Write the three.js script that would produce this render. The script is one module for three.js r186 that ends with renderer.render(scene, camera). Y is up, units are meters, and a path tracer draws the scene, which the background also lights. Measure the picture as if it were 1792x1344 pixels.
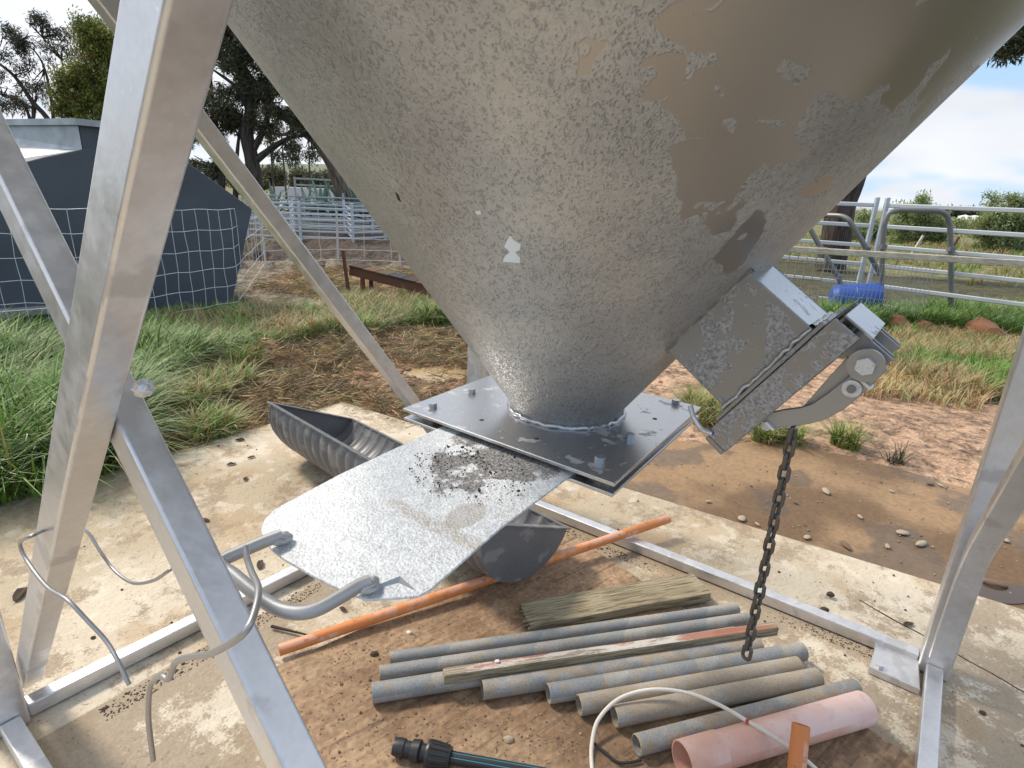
import * as THREE from 'three';
import { mergeGeometries } from 'three/addons/utils/BufferGeometryUtils.js';
import { RoundedBoxGeometry } from 'three/addons/geometries/RoundedBoxGeometry.js';

// ---------------------------------------------------------------- camera, sky, sun, exposure
const scene = new THREE.Scene();
const V = (x, y, z) => new THREE.Vector3(x, y, z);
const CAMH = 1.5, FPX = 1015, HC = 340, ROLL = 2.5;          // focal length in photo pixels, horizon row, roll
const camera = new THREE.PerspectiveCamera(2 * Math.atan(672 / FPX) * 180 / Math.PI, 4 / 3, 0.03, 3000);
const grav = V(-Math.tan(ROLL * Math.PI / 180), 1, -(HC - 672) / FPX).normalize();      // image axes: right, down, forward
const fwdA = V(0, 0, 1).addScaledVector(grav, -grav.z).normalize();
const rgtA = V().crossVectors(grav, fwdA);
{
  const col = k => V(rgtA.getComponent(k), -grav.getComponent(k), -fwdA.getComponent(k));
  const m = new THREE.Matrix4().makeBasis(col(0), col(1).negate(), col(2).negate());
  camera.quaternion.setFromRotationMatrix(m);
  camera.position.set(0, CAMH, 0);
}
scene.add(camera);
const SUN = V(-0.62, 0.78, -0.42).normalize();
const sun = new THREE.DirectionalLight(0xfff2e0, 3.0);
sun.position.copy(SUN).multiplyScalar(40); sun.target.position.set(0, 0, -3);
sun.castShadow = true; sun.shadow.radius = 18; sun.shadow.mapSize.set(2048, 2048);
Object.assign(sun.shadow.camera, { left: -16, right: 16, top: 16, bottom: -16, near: 1, far: 90 });
scene.add(sun, sun.target);
const EXPOSURE = 1.17;

// ---------------------------------------------------------------- random and noise
let seedState = 12345;
function srand(s) { seedState = s >>> 0; }
function rnd() { seedState = (seedState + 0x6D2B79F5) | 0; let t = Math.imul(seedState ^ (seedState >>> 15), 1 | seedState); t = (t + Math.imul(t ^ (t >>> 7), 61 | t)) ^ t; return ((t ^ (t >>> 14)) >>> 0) / 4294967296; }
const rr = (a, b) => a + (b - a) * rnd();
const PERM = new Uint8Array(512); { srand(77); const p = [...Array(256).keys()]; for (let i = 255; i > 0; i--) { const j = Math.floor(rnd() * (i + 1)); [p[i], p[j]] = [p[j], p[i]]; } for (let i = 0; i < 512; i++) PERM[i] = p[i & 255]; }
const RT = new Float32Array(256); for (let i = 0; i < 256; i++) RT[i] = rnd();
function n3(x, y, z) {
  const xi = Math.floor(x), yi = Math.floor(y), zi = Math.floor(z);
  let fx = x - xi, fy = y - yi, fz = z - zi; fx = fx * fx * (3 - 2 * fx); fy = fy * fy * (3 - 2 * fy); fz = fz * fz * (3 - 2 * fz);
  const X = xi & 255, Y = yi & 255, Z = zi & 255, X1 = (X + 1) & 255, Y1 = (Y + 1) & 255, Z1 = (Z + 1) & 255;
  const h = (a, b, c) => RT[PERM[PERM[PERM[a] + b] + c]];
  const a = h(X, Y, Z) + (h(X1, Y, Z) - h(X, Y, Z)) * fx, b = h(X, Y1, Z) + (h(X1, Y1, Z) - h(X, Y1, Z)) * fx;
  const c = h(X, Y, Z1) + (h(X1, Y, Z1) - h(X, Y, Z1)) * fx, d = h(X, Y1, Z1) + (h(X1, Y1, Z1) - h(X, Y1, Z1)) * fx;
  return (a + (b - a) * fy) * (1 - fz) + (c + (d - c) * fy) * fz;
}
function fbm3(x, y, z, o) { let s = 0, a = 0.5, t = 0; for (let i = 0; i < o; i++) { s += a * n3(x, y, z); t += a; a *= 0.5; x = x * 2.03 + 17.1; y = y * 2.03 + 3.7; z = z * 2.03 + 9.2; } return s / t; }
// tileable noise on an n x n image
function tileNoise(n, px, py, oct, seed, gain = 0.5) {
  const out = new Float32Array(n * n); let amp = 1, tot = 0;
  for (let o = 0; o < oct; o++) {
    const cx = px << o, cy = py << o, L = new Float32Array(cx * cy); srand(seed * 131 + o * 7 + 1);
    for (let i = 0; i < L.length; i++) L[i] = rnd();
    for (let y = 0; y < n; y++) {
      const fy0 = y / n * cy, y0 = Math.floor(fy0); let fy = fy0 - y0; fy = fy * fy * (3 - 2 * fy); const r0 = (y0 % cy) * cx, r1 = ((y0 + 1) % cy) * cx;
      for (let x = 0; x < n; x++) {
        const fx0 = x / n * cx, x0 = Math.floor(fx0); let fx = fx0 - x0; fx = fx * fx * (3 - 2 * fx); const x1 = (x0 + 1) % cx;
        const a = L[r0 + x0] + (L[r0 + x1] - L[r0 + x0]) * fx, b = L[r1 + x0] + (L[r1 + x1] - L[r1 + x0]) * fx;
        out[y * n + x] += amp * (a + (b - a) * fy);
      }
    }
    tot += amp; amp *= gain;
  }
  for (let i = 0; i < out.length; i++) out[i] /= tot;
  return out;
}
const sst = (a, b, x) => { const t = Math.min(1, Math.max(0, (x - a) / (b - a))); return t * t * (3 - 2 * t); };
const lerp = (a, b, t) => a + (b - a) * t;
const mix3 = (a, b, t) => [lerp(a[0], b[0], t), lerp(a[1], b[1], t), lerp(a[2], b[2], t)];
const l2s = v => { v = Math.min(1, Math.max(0, v)); return 255 * (v <= 0.0031308 ? 12.92 * v : 1.055 * Math.pow(v, 1 / 2.4) - 0.055); };
function texData(w, h, fn, srgb, mag) {
  const d = new Uint8Array(w * h * 4);
  for (let i = 0; i < w * h; i++) { const c = fn(i % w, Math.floor(i / w), i); if (srgb) { d[i * 4] = l2s(c[0]); d[i * 4 + 1] = l2s(c[1]); d[i * 4 + 2] = l2s(c[2]); } else { d[i * 4] = 255 * Math.min(1, Math.max(0, c[0])); d[i * 4 + 1] = 255 * Math.min(1, Math.max(0, c[1])); d[i * 4 + 2] = 255 * Math.min(1, Math.max(0, c[2])); } d[i * 4 + 3] = 255; }
  const t = new THREE.DataTexture(d, w, h, THREE.RGBAFormat, THREE.UnsignedByteType);
  t.wrapS = t.wrapT = THREE.RepeatWrapping; t.magFilter = THREE.LinearFilter; t.minFilter = THREE.LinearMipmapLinearFilter; t.generateMipmaps = true;
  if (srgb) t.colorSpace = THREE.SRGBColorSpace; t.needsUpdate = true; return t;
}
const rep = (t, sx, sy) => { if (!t) return t; t.repeat.set(sx, sy === undefined ? sx : sy); return t; };

// ---------------------------------------------------------------- sky: broken bright cloud towards the sun, blue away from it
{
  const w = 1024, h = 512, d = new Float32Array(w * h * 4);
  for (let j = 0; j < h; j++) for (let i = 0; i < w; i++) {
    const el = ((j + 0.5) / h - 0.5) * Math.PI, az = ((i + 0.5) / w - 0.5) * 2 * Math.PI;
    const x = Math.cos(el) * Math.cos(az), y = Math.sin(el), z = Math.cos(el) * Math.sin(az);
    const cs = x * SUN.x + y * SUN.y + z * SUN.z;
    const yy = Math.max(0.0, y);
    let c = mix3([0.54, 0.76, 1.0], [0.16, 0.42, 0.92], Math.pow(sst(0, 0.75, yy), 0.7));
    const k = 1 / (yy + 0.16), cx = x * k, cz = z * k;
    let f = fbm3(cx * 1.1 + 19.94, cz * 1.7 + 18.0, 0.4, 6) * 0.72 + fbm3(cx * 4.1 + 14.64, cz * 5.2, 7.7, 4) * 0.28;
    const sunward = sst(-0.35, 0.75, cs);
    let cov = sst(0.50 - 0.15 * sunward, 0.60 - 0.10 * sunward, f);
    cov = Math.max(cov, 0.30 * sst(0.22, 0.02, yy));
    const shade = fbm3(cx * 2.3 + 9, cz * 2.6 + 4, 3.1, 4);
    const cb = lerp(0.80, 1.12, shade) * (0.90 + 0.30 * Math.pow(Math.max(0, cs), 3));
    c = mix3(c, [cb * 0.98, cb * 1.0, cb * 1.04], cov * 0.93);
    const glow = 0.5 * Math.pow(Math.max(0, cs), 14);
    const s = 0.92;
    const o = (j * w + i) * 4; d[o] = (c[0] + glow) * s; d[o + 1] = (c[1] + glow) * s; d[o + 2] = (c[2] + glow) * s; d[o + 3] = 1;
    if (y < -0.02) { d[o] = 0.22; d[o + 1] = 0.19; d[o + 2] = 0.14; }
  }
  const t = new THREE.DataTexture(d, w, h, THREE.RGBAFormat, THREE.FloatType);
  t.mapping = THREE.EquirectangularReflectionMapping; t.magFilter = t.minFilter = THREE.LinearFilter; t.needsUpdate = true;
  scene.background = t; scene.environment = t;
}

// ---------------------------------------------------------------- photo pixel -> place
function ray(x, y) { const v = V(x - 896, y - 672, FPX); return V(v.dot(rgtA), -v.dot(grav), -v.dot(fwdA)); }
function gnd(x, y, Y = 0) { const r = ray(x, y); const t = (Y - CAMH) / r.y; return V(r.x * t, Y, r.z * t); }
function atDist(x, y, dist) { const r = ray(x, y); const t = dist / -r.z; return V(r.x * t, CAMH + r.y * t, r.z * t); }   // on the vertical plane dist metres ahead
const TH = 36.4 * Math.PI / 180, E1 = V(Math.cos(TH), 0, Math.sin(TH)), E2 = V(-Math.sin(TH), 0, Math.cos(TH)), SO = V(0.15, 0, -1.49);
const toLoc = p => { const q = p.clone().sub(SO); return V(q.dot(E1), p.y, q.dot(E2)); };
const locPx = (x, y, axis, val) => { const r = ray(x, y), o = toLoc(V(0, CAMH, 0)), rd = V(r.dot(E1), r.y, r.dot(E2)); const t = (val - o[axis]) / rd[axis]; return o.addScaledVector(rd, t); };

// ---------------------------------------------------------------- object helpers
const taken = {};
function numbered(n) { if (taken[n] === undefined) { taken[n] = 0; return n; } return n + '_' + String(++taken[n]).padStart(3, '0'); }
function tag(o, label, category, group, kind) { if (label) o.userData.label = label; if (category) o.userData.category = category; if (group) o.userData.group = group; if (kind) o.userData.kind = kind; return o; }
function sh(o) { o.castShadow = true; o.receiveShadow = true; return o; }
function thing(name, label, category, pos, group) { const g = new THREE.Group(); g.name = numbered(name); if (pos) g.position.copy(pos); scene.add(g); return tag(g, label, category, group); }
function part(name, geo, mat, parent) { const m = sh(new THREE.Mesh(geo, mat)); m.name = name; parent.add(m); return m; }
function solo(name, geo, mat, label, category, group) { const m = sh(new THREE.Mesh(geo, mat)); m.name = numbered(name); scene.add(m); return tag(m, label, category, group); }
function structure(name, geo, mat) { const m = sh(new THREE.Mesh(geo, mat)); m.name = numbered(name); m.userData.kind = 'structure'; scene.add(m); return m; }
// uv in metres from the dominant normal
function metric(g, s = 1, ox = 0, oy = 0) {
  g = g.index ? g.toNonIndexed() : g; const p = g.attributes.position, n = g.attributes.normal, uv = new Float32Array(p.count * 2);
  for (let i = 0; i < p.count; i += 3) {
    let ax = 0, ay = 0, az = 0; for (let k = 0; k < 3; k++) { ax += n.getX(i + k); ay += n.getY(i + k); az += n.getZ(i + k); }
    ax = Math.abs(ax); ay = Math.abs(ay); az = Math.abs(az);
    for (let k = 0; k < 3; k++) { const x = p.getX(i + k), y = p.getY(i + k), z = p.getZ(i + k); let u, v; if (ax >= ay && ax >= az) { u = z; v = y; } else if (ay >= az) { u = x; v = z; } else { u = x; v = y; } uv[(i + k) * 2] = u * s + ox; uv[(i + k) * 2 + 1] = v * s + oy; }
  }
  g.setAttribute('uv', new THREE.BufferAttribute(uv, 2)); return g;
}
const merge = list => mergeGeometries(list.map(g => { g = g.index ? g.toNonIndexed() : g; for (const k of Object.keys(g.attributes)) if (!['position', 'normal', 'uv'].includes(k)) g.deleteAttribute(k); if (!g.attributes.uv) g.setAttribute('uv', new THREE.BufferAttribute(new Float32Array(g.attributes.position.count * 2), 2)); return g; }));
const boxG = (w, h, d, x = 0, y = 0, z = 0, r = 0.003) => { const g = new RoundedBoxGeometry(w, h, d, 2, Math.min(r, w / 2.1, h / 2.1, d / 2.1)); g.translate(x, y, z); return metric(g); };
// a beam from a to b, w across (along side), h across the other way; uv run along the beam
function beamG(a, b, w, h, side, r = 0.006) {
  const L = a.distanceTo(b), y = b.clone().sub(a).normalize(), x = side.clone().addScaledVector(y, -side.dot(y)).normalize(), z = V().crossVectors(x, y);
  let g = new RoundedBoxGeometry(w, L, h, 2, r); g = metric(g, 1, rnd() * 5, rnd() * 5);
  g.applyMatrix4(new THREE.Matrix4().makeBasis(x, y, z).setPosition(a.clone().add(b).multiplyScalar(0.5))); return g;
}
function rodG(a, b, r0, r1 = r0, seg = 12, cap = true) {
  const L = a.distanceTo(b), g = new THREE.CylinderGeometry(r1, r0, L, seg, 1, !cap), uv = g.attributes.uv;
  for (let i = 0; i < uv.count; i++) uv.setXY(i, uv.getX(i) * 6.283 * r0, uv.getY(i) * L);
  const y = b.clone().sub(a).normalize(); g.applyQuaternion(new THREE.Quaternion().setFromUnitVectors(V(0, 1, 0), y)); g.translate((a.x + b.x) / 2, (a.y + b.y) / 2, (a.z + b.z) / 2); return g;
}
const curveG = (pts, r, n = 64, seg = 10, closed = false, tension = 0.5) => new THREE.TubeGeometry(new THREE.CatmullRomCurve3(pts, closed, 'catmullrom', tension), n, r, seg, closed);
// hollow pipe from a to b
function pipeG(a, b, r, t, seg = 28) {
  const L = a.distanceTo(b), e = Math.min(0.0015, t * 0.4);
  const prof = [[r - t, 0], [r - t + e, 0], [r - e, 0], [r, e], [r, L / 2], [r, L - e], [r - e, L], [r - t + e, L], [r - t, L], [r - t, L / 2], [r - t, 0]].map(p => new THREE.Vector2(p[0], p[1]));
  const g = new THREE.LatheGeometry(prof, seg), uv = g.attributes.uv, p = g.attributes.position;
  for (let i = 0; i < uv.count; i++) uv.setXY(i, uv.getX(i) * 6.283 * r, p.getY(i));
  const out = creased(g);
  out.applyQuaternion(new THREE.Quaternion().setFromUnitVectors(V(0, 1, 0), b.clone().sub(a).normalize())); out.translate(a.x, a.y, a.z); return out;
}
function creased(g, ang = 0.6) {                      // smooth within ang, sharp beyond
  g = g.index ? g.toNonIndexed() : g; const p = g.attributes.position, n = p.count, fn = [], key = new Map();
  const A = V(), B = V(), C = V();
  for (let i = 0; i < n; i += 3) { A.fromBufferAttribute(p, i); B.fromBufferAttribute(p, i + 1); C.fromBufferAttribute(p, i + 2); fn.push(B.clone().sub(A).cross(C.clone().sub(A))); }
  const kk = i => `${Math.round(p.getX(i) * 1e5)},${Math.round(p.getY(i) * 1e5)},${Math.round(p.getZ(i) * 1e5)}`;
  for (let i = 0; i < n; i++) { const k = kk(i); if (!key.has(k)) key.set(k, []); key.get(k).push(i); }
  const nn = new Float32Array(n * 3), cosA = Math.cos(ang);
  for (let i = 0; i < n; i++) { const f = fn[Math.floor(i / 3)], fl = f.length() || 1, s = V(0, 0, 0); for (const j of key.get(kk(i))) { const g2 = fn[Math.floor(j / 3)], gl = g2.length() || 1; if (f.dot(g2) / (fl * gl) > cosA) s.add(g2); } s.normalize(); if (s.lengthSq() < 0.5) s.copy(f).normalize(); nn[i * 3] = s.x; nn[i * 3 + 1] = s.y; nn[i * 3 + 2] = s.z; }
  g.setAttribute('normal', new THREE.BufferAttribute(nn, 3)); return g;
}
// rectangle swept along points: w along side, h across
function sweepG(pts, w, h, side, ww, hh) {
  const n = pts.length, rings = [];
  for (let i = 0; i < n; i++) {
    const t = (i === 0 ? pts[1].clone().sub(pts[0]) : i === n - 1 ? pts[n - 1].clone().sub(pts[n - 2]) : pts[i + 1].clone().sub(pts[i - 1])).normalize();
    const x = side.clone().addScaledVector(t, -side.dot(t)).normalize(), y = V().crossVectors(t, x), W = (ww ? ww[i] : w) / 2, Hh = (hh ? hh[i] : h) / 2, c = Math.min(W, Hh) * 0.18;
    rings.push([[-W + c, -Hh], [W - c, -Hh], [W, -Hh + c], [W, Hh - c], [W - c, Hh], [-W + c, Hh], [-W, Hh - c], [-W, -Hh + c]].map(q => pts[i].clone().addScaledVector(x, q[0]).addScaledVector(y, q[1])));
  }
  const P = [], tri = (a, b, c) => P.push(a.x, a.y, a.z, b.x, b.y, b.z, c.x, c.y, c.z);
  for (let i = 0; i < n - 1; i++) for (let k = 0; k < 8; k++) { const a = rings[i][k], b = rings[i][(k + 1) % 8], c = rings[i + 1][(k + 1) % 8], d = rings[i + 1][k]; tri(a, c, b); tri(a, d, c); }
  for (let k = 1; k < 7; k++) { tri(rings[0][0], rings[0][k], rings[0][k + 1]); tri(rings[n - 1][0], rings[n - 1][k + 1], rings[n - 1][k]); }
  const g = new THREE.BufferGeometry(); g.setAttribute('position', new THREE.Float32BufferAttribute(P, 3)); g.computeVertexNormals(); return metric(creased(g, 0.35));
}
function polyPlate(pts, thick, bevel = 0.0012) {     // flat plate from 2D points (x, z), its top at y = 0
  const s = new THREE.Shape(pts.map(p => new THREE.Vector2(p[0], -p[1])));
  const g = new THREE.ExtrudeGeometry(s, { depth: thick - 2 * bevel, bevelEnabled: true, bevelThickness: bevel, bevelSize: bevel, bevelOffset: -bevel, bevelSegments: 1 });
  g.rotateX(-Math.PI / 2); g.translate(0, -thick + bevel, 0); return metric(g);
}
function inPoly(x, z, P) { let c = false; for (let i = 0, j = P.length - 1; i < P.length; j = i++) { const a = P[i], b = P[j]; if ((a[1] > z) !== (b[1] > z) && x < (b[0] - a[0]) * (z - a[1]) / (b[1] - a[1]) + a[0]) c = !c; } return c; }
const pxPoly = l => l.map(p => { const q = gnd(p[0], p[1]); return [q.x, q.z]; });
const std = o => new THREE.MeshStandardMaterial(o);

// ---------------------------------------------------------------- materials
const N = 1024;
const nA = tileNoise(N, 4, 4, 7, 3), nB = tileNoise(N, 8, 8, 6, 5), nFine = tileNoise(N, 128, 128, 3, 9), nMid = tileNoise(N, 32, 32, 4, 11), nGrain = tileNoise(N, 6, 96, 4, 13), nBig = tileNoise(N, 2, 2, 4, 15);
const M = {};
{ // concrete slab: pale cement, mud-stained inside the silo frame; right of it, dirt plus painted silo shadow; 5 m sheet
  const W = 2048, T = 5, X0 = -2.6, Z0 = -4.1, smp = (a, x, z, t) => a[((Math.floor(z / t * N) % N + N) % N) * N + (Math.floor(x / t * N) % N + N) % N];
  const dirt = (x, z) => { const l = toLoc(V(x, 0, z)), lx = l.x - 0.015, lz = l.z - 0.088, g = 0.45 * smp(nB, x, z, 1.3) + 0.3 * smp(nMid, x, z, 1.1) + 0.25 * smp(nFine, x, z, 0.6); let k = 0; if (lx > -1.0 && lx < 1.0 && lz > -1.0 && lz < 1.0) { k = 0.12; const e = Math.min(1 + lx, 1 + lz); k += 0.20 * sst(0.14, 0.02, e + 0.12 * (g - 0.5)); } else if (lx >= 1.0) k = 0.10 + 0.05 * (g - 0.5); return sst(0.52 - k, 0.62 - k, g); };  // beyond the right rail the mask also paints in part of the silo shadow
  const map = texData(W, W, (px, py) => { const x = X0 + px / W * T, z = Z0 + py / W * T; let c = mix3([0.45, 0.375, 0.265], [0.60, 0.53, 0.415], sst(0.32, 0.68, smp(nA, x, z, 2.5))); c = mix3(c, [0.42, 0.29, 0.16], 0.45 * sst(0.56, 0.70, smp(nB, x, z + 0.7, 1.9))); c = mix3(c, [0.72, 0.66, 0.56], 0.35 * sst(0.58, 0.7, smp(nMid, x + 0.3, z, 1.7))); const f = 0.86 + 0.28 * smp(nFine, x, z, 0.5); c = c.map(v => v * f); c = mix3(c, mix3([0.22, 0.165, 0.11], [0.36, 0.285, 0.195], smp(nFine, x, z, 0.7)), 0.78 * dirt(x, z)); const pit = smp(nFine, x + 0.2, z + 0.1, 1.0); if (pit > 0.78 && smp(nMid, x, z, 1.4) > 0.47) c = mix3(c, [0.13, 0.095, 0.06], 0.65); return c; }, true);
  const bmp = texData(N, N, (x, y, i) => { const v = 0.4 * nMid[i] + 0.45 * nFine[i] + 0.15 * nA[i]; return [v, v, v]; });
  bmp.repeat.set(5 / 1.6, 5 / 1.6);
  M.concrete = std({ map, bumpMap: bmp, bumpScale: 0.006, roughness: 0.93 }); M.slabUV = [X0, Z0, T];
}
{ // soil detail, multiplied by vertex colours, 1.6 m tile
  const map = texData(N, N, (x, y, i) => { let v = 0.50 + 0.62 * (nMid[i] - 0.5) * 1.5 + 0.5 * (nFine[i] - 0.5) + 0.45 * (nB[i] - 0.5); if (nFine[(i + 77 * N) % (N * N)] > 0.77) v *= 0.6; v = Math.max(0.12, v * 1.25); return [v * 1.02, v, v * 0.97]; }, true);
  const bmp = texData(N, N, (x, y, i) => { const v = 0.5 * nMid[i] + 0.3 * nFine[i] + 0.2 * nB[i]; return [v, v, v]; });
  M.soil = std({ map: rep(map, 0.62), bumpMap: rep(bmp, 0.62), bumpScale: 0.03, roughness: 0.95, vertexColors: true });
  const wmap = texData(N, N, (x, y, i) => { let c = mix3([0.155, 0.095, 0.05], [0.30, 0.195, 0.105], sst(0.36, 0.64, nA[i])); c = mix3(c, [0.09, 0.065, 0.045], 0.6 * sst(0.54, 0.66, nB[i])); const f = 0.8 + 0.4 * nFine[i]; return c.map(v => v * f); }, true);
  const wr = texData(N, N, (x, y, i) => { const v = 0.85 - 0.38 * sst(0.52, 0.66, nB[i]); return [0, v, 0]; });
  M.wet = std({ map: rep(wmap, 0.45), roughnessMap: rep(wr, 0.45), bumpMap: rep(bmp.clone(), 0.45), bumpScale: 0.008, roughness: 1 });
}
{ // old plywood sheet
  const map = texData(N, N, (x, y, i) => { let c = mix3([0.20, 0.125, 0.072], [0.40, 0.27, 0.165], sst(0.32, 0.68, 0.22 * nGrain[i] + 0.38 * nA[i] + 0.40 * nMid[i])); c = mix3(c, [0.42, 0.30, 0.185], 0.35 * sst(0.5, 0.75, nB[i])); c = mix3(c, [0.12, 0.08, 0.05], 0.35 * sst(0.56, 0.74, nMid[i])); const gr = sst(0.64, 0.72, nGrain[(i + 500 * N) % (N * N)]); c = mix3(c, [0.11, 0.07, 0.045], 0.5 * gr); const f = 0.66 + 0.68 * nFine[i]; c = c.map(v => v * f); if (nFine[(i + 37 * N) % (N * N)] > 0.79) c = mix3(c, [0.07, 0.048, 0.032], 0.7); return c; }, true);
  const bmp = texData(N, N, (x, y, i) => { const v = 0.5 * nGrain[i] + 0.3 * nFine[i] + 0.2 * nMid[i]; return [v, v, v]; });
  M.ply = std({ map: rep(map, 0.7), bumpMap: rep(bmp, 0.7), bumpScale: 0.007, roughness: 0.9 });
}
{ // hot-dip galvanised tube, new-looking silver; 0.8 m tile
  const map = texData(512, 512, (x, y) => { const i = (y * 2) * N + x * 2; let v = 0.71 + 0.12 * (nMid[i] - 0.5) + 0.08 * (nFine[i] - 0.5) + 0.14 * (nA[i] - 0.5); const st = sst(0.66, 0.74, nB[i]); let c = mix3([v, v * 1.0, v * 1.01], [0.30, 0.27, 0.24], 0.35 * st); if (nFine[(i + 60 * N) % (N * N)] > 0.84 && nB[(i + 400 * N) % (N * N)] > 0.55) c = [0.8, 0.82, 0.84]; return c; }, true);
  const rm = texData(512, 512, (x, y) => { const i = (y * 2) * N + x * 2; return [0, 0.27 + 0.24 * nMid[i] + 0.2 * (nB[i] - 0.4), 0.80 - 0.25 * sst(0.6, 0.75, nB[i])]; });
  const bm = texData(512, 512, (x, y) => { const i = (y * 2) * N + x * 2; const v = 0.6 * nMid[i] + 0.4 * nA[i]; return [v, v, v]; });
  M.galv = std({ map: rep(map, 1.25), roughnessMap: rep(rm, 1.25), metalnessMap: rm, bumpMap: rep(bm, 1.25), bumpScale: 0.0012, roughness: 1, metalness: 1 });
}
{ // flaking silver coating on chute, flange; 0.5 m tile
  const rough = i => sst(0.47, 0.53, 0.6 * nB[i] + 0.4 * nMid[i]);
  const map = texData(N, N, (x, y, i) => { const r = rough(i); let v = lerp(0.31, 0.35 + 0.45 * (nFine[i] - 0.5), r); let c = [v * 1.0, v * 0.99, v * 0.98]; if (r > 0.4 && nFine[(i + 200 * N) % (N * N)] > 0.83) c = [0.75, 0.77, 0.8]; return c; }, true);
  const rm = texData(N, N, (x, y, i) => { const r = rough(i); return [0, lerp(0.36, 0.62 + 0.3 * (nFine[i] - 0.5), r), lerp(0.9, 0.55, r)]; });
  const bm = texData(N, N, (x, y, i) => { const r = rough(i); const v = 0.35 + r * (0.15 + 0.7 * (nFine[i] - 0.3)); return [v, v, v]; });
  M.flake = std({ map: rep(map, 2), roughnessMap: rep(rm, 2), metalnessMap: rm, bumpMap: rep(bm, 2), bumpScale: 0.0024, roughness: 1, metalness: 1 });
  const pm = texData(512, 512, (x, y) => { const i = y * 2 * N + x * 2; const r = sst(0.62, 0.70, 0.5 * nB[i] + 0.5 * nMid[i]); const v = lerp(0.52, 0.55, r) + 0.06 * (nFine[i] - 0.5); return [v, v * 1.01, v * 1.03]; }, true);
  const pr = texData(512, 512, (x, y) => { const i = y * 2 * N + x * 2; const r = sst(0.62, 0.70, 0.5 * nB[i] + 0.5 * nMid[i]); return [0, lerp(0.27, 0.6, r), lerp(0.88, 0.4, r)]; });
  M.plate = std({ map: rep(pm, 2), roughnessMap: rep(pr, 2), metalnessMap: pr, roughness: 1, metalness: 1 });
}
{ // old pipe: galvanised with rust-brown dirt
  const mk = (dirt, seed) => { const map = texData(512, 512, (x, y) => { const i = ((y * 2 + seed * 97) % N) * N + ((x * 2 + seed * 211) % N); const d = sst(dirt - 0.10, dirt + 0.08, 0.5 * nB[i] + 0.5 * nMid[i]); let c = mix3([0.35, 0.345, 0.325], [0.25, 0.265, 0.27], sst(0.4, 0.6, nA[i])); c = mix3(c, [0.36, 0.275, 0.17], 0.66 * d); c = mix3(c, [0.12, 0.09, 0.065], 0.5 * sst(0.66, 0.8, nFine[i])); const f = 0.76 + 0.48 * nFine[(i + 99 * N) % (N * N)]; return c.map(v => v * f); }, true);
    const rm = texData(512, 512, (x, y) => { const i = ((y * 2 + seed * 97) % N) * N + ((x * 2 + seed * 211) % N); const d = sst(dirt - 0.10, dirt + 0.08, 0.5 * nB[i] + 0.5 * nMid[i]); return [0, lerp(0.62, 0.92, d), lerp(0.14, 0.0, d)]; });
    return std({ map: rep(map, 3.1), roughnessMap: rep(rm, 3.1), metalnessMap: rm, roughness: 1, metalness: 1 }); };
  M.pipeClean = mk(0.60, 1); M.pipeMix = mk(0.49, 2); M.pipeDirty = mk(0.44, 3);
}
{ // weathered timber, grain along v
  const mk = (a, b) => { const map = texData(N, N, (x, y) => { const i = x * N + y; const g = nGrain[i]; let c = mix3(a, b, sst(0.3, 0.68, g)); c = mix3(c, a.map(v => v * 0.4), 0.5 * sst(0.62, 0.72, nGrain[(i + 333 * N) % (N * N)])); const f = 0.85 + 0.3 * nFine[y * N + x]; return c.map(v => v * f); }, true);
    const bm = texData(N, N, (x, y) => { const i = x * N + y; const v = nGrain[i] * 0.6 + 0.4 * (1 - sst(0.62, 0.70, nGrain[(i + 333 * N) % (N * N)])); return [v, v, v]; });
    return std({ map: rep(map, 2.2), bumpMap: rep(bm, 2.2), bumpScale: 0.003, roughness: 0.95 }); };
  M.timber = mk([0.19, 0.155, 0.095], [0.34, 0.29, 0.19]); M.oldrail = mk([0.42, 0.38, 0.30], [0.62, 0.58, 0.48]);
  const map = texData(N, N, (x, y) => { const i = x * N + y, t = y / N; let c = mix3([0.20, 0.165, 0.12], [0.40, 0.345, 0.27], sst(0.3, 0.68, nGrain[i])); const p = nB[y * N + x] + 0.25 * (nFine[y * N + x] - 0.5); c = mix3(c, [0.60, 0.56, 0.52], 0.75 * sst(0.50, 0.58, p - 0.10 + 0.22 * sst(0.1, 0.45, t) - 0.3 * sst(0.72, 0.85, t))); c = mix3(c, [0.33, 0.12, 0.07], 0.85 * sst(0.48, 0.56, p - 0.2 + 0.32 * sst(0.55, 0.85, t))); return c; }, true);
  M.batten = std({ map, roughness: 0.9 });
}
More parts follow.
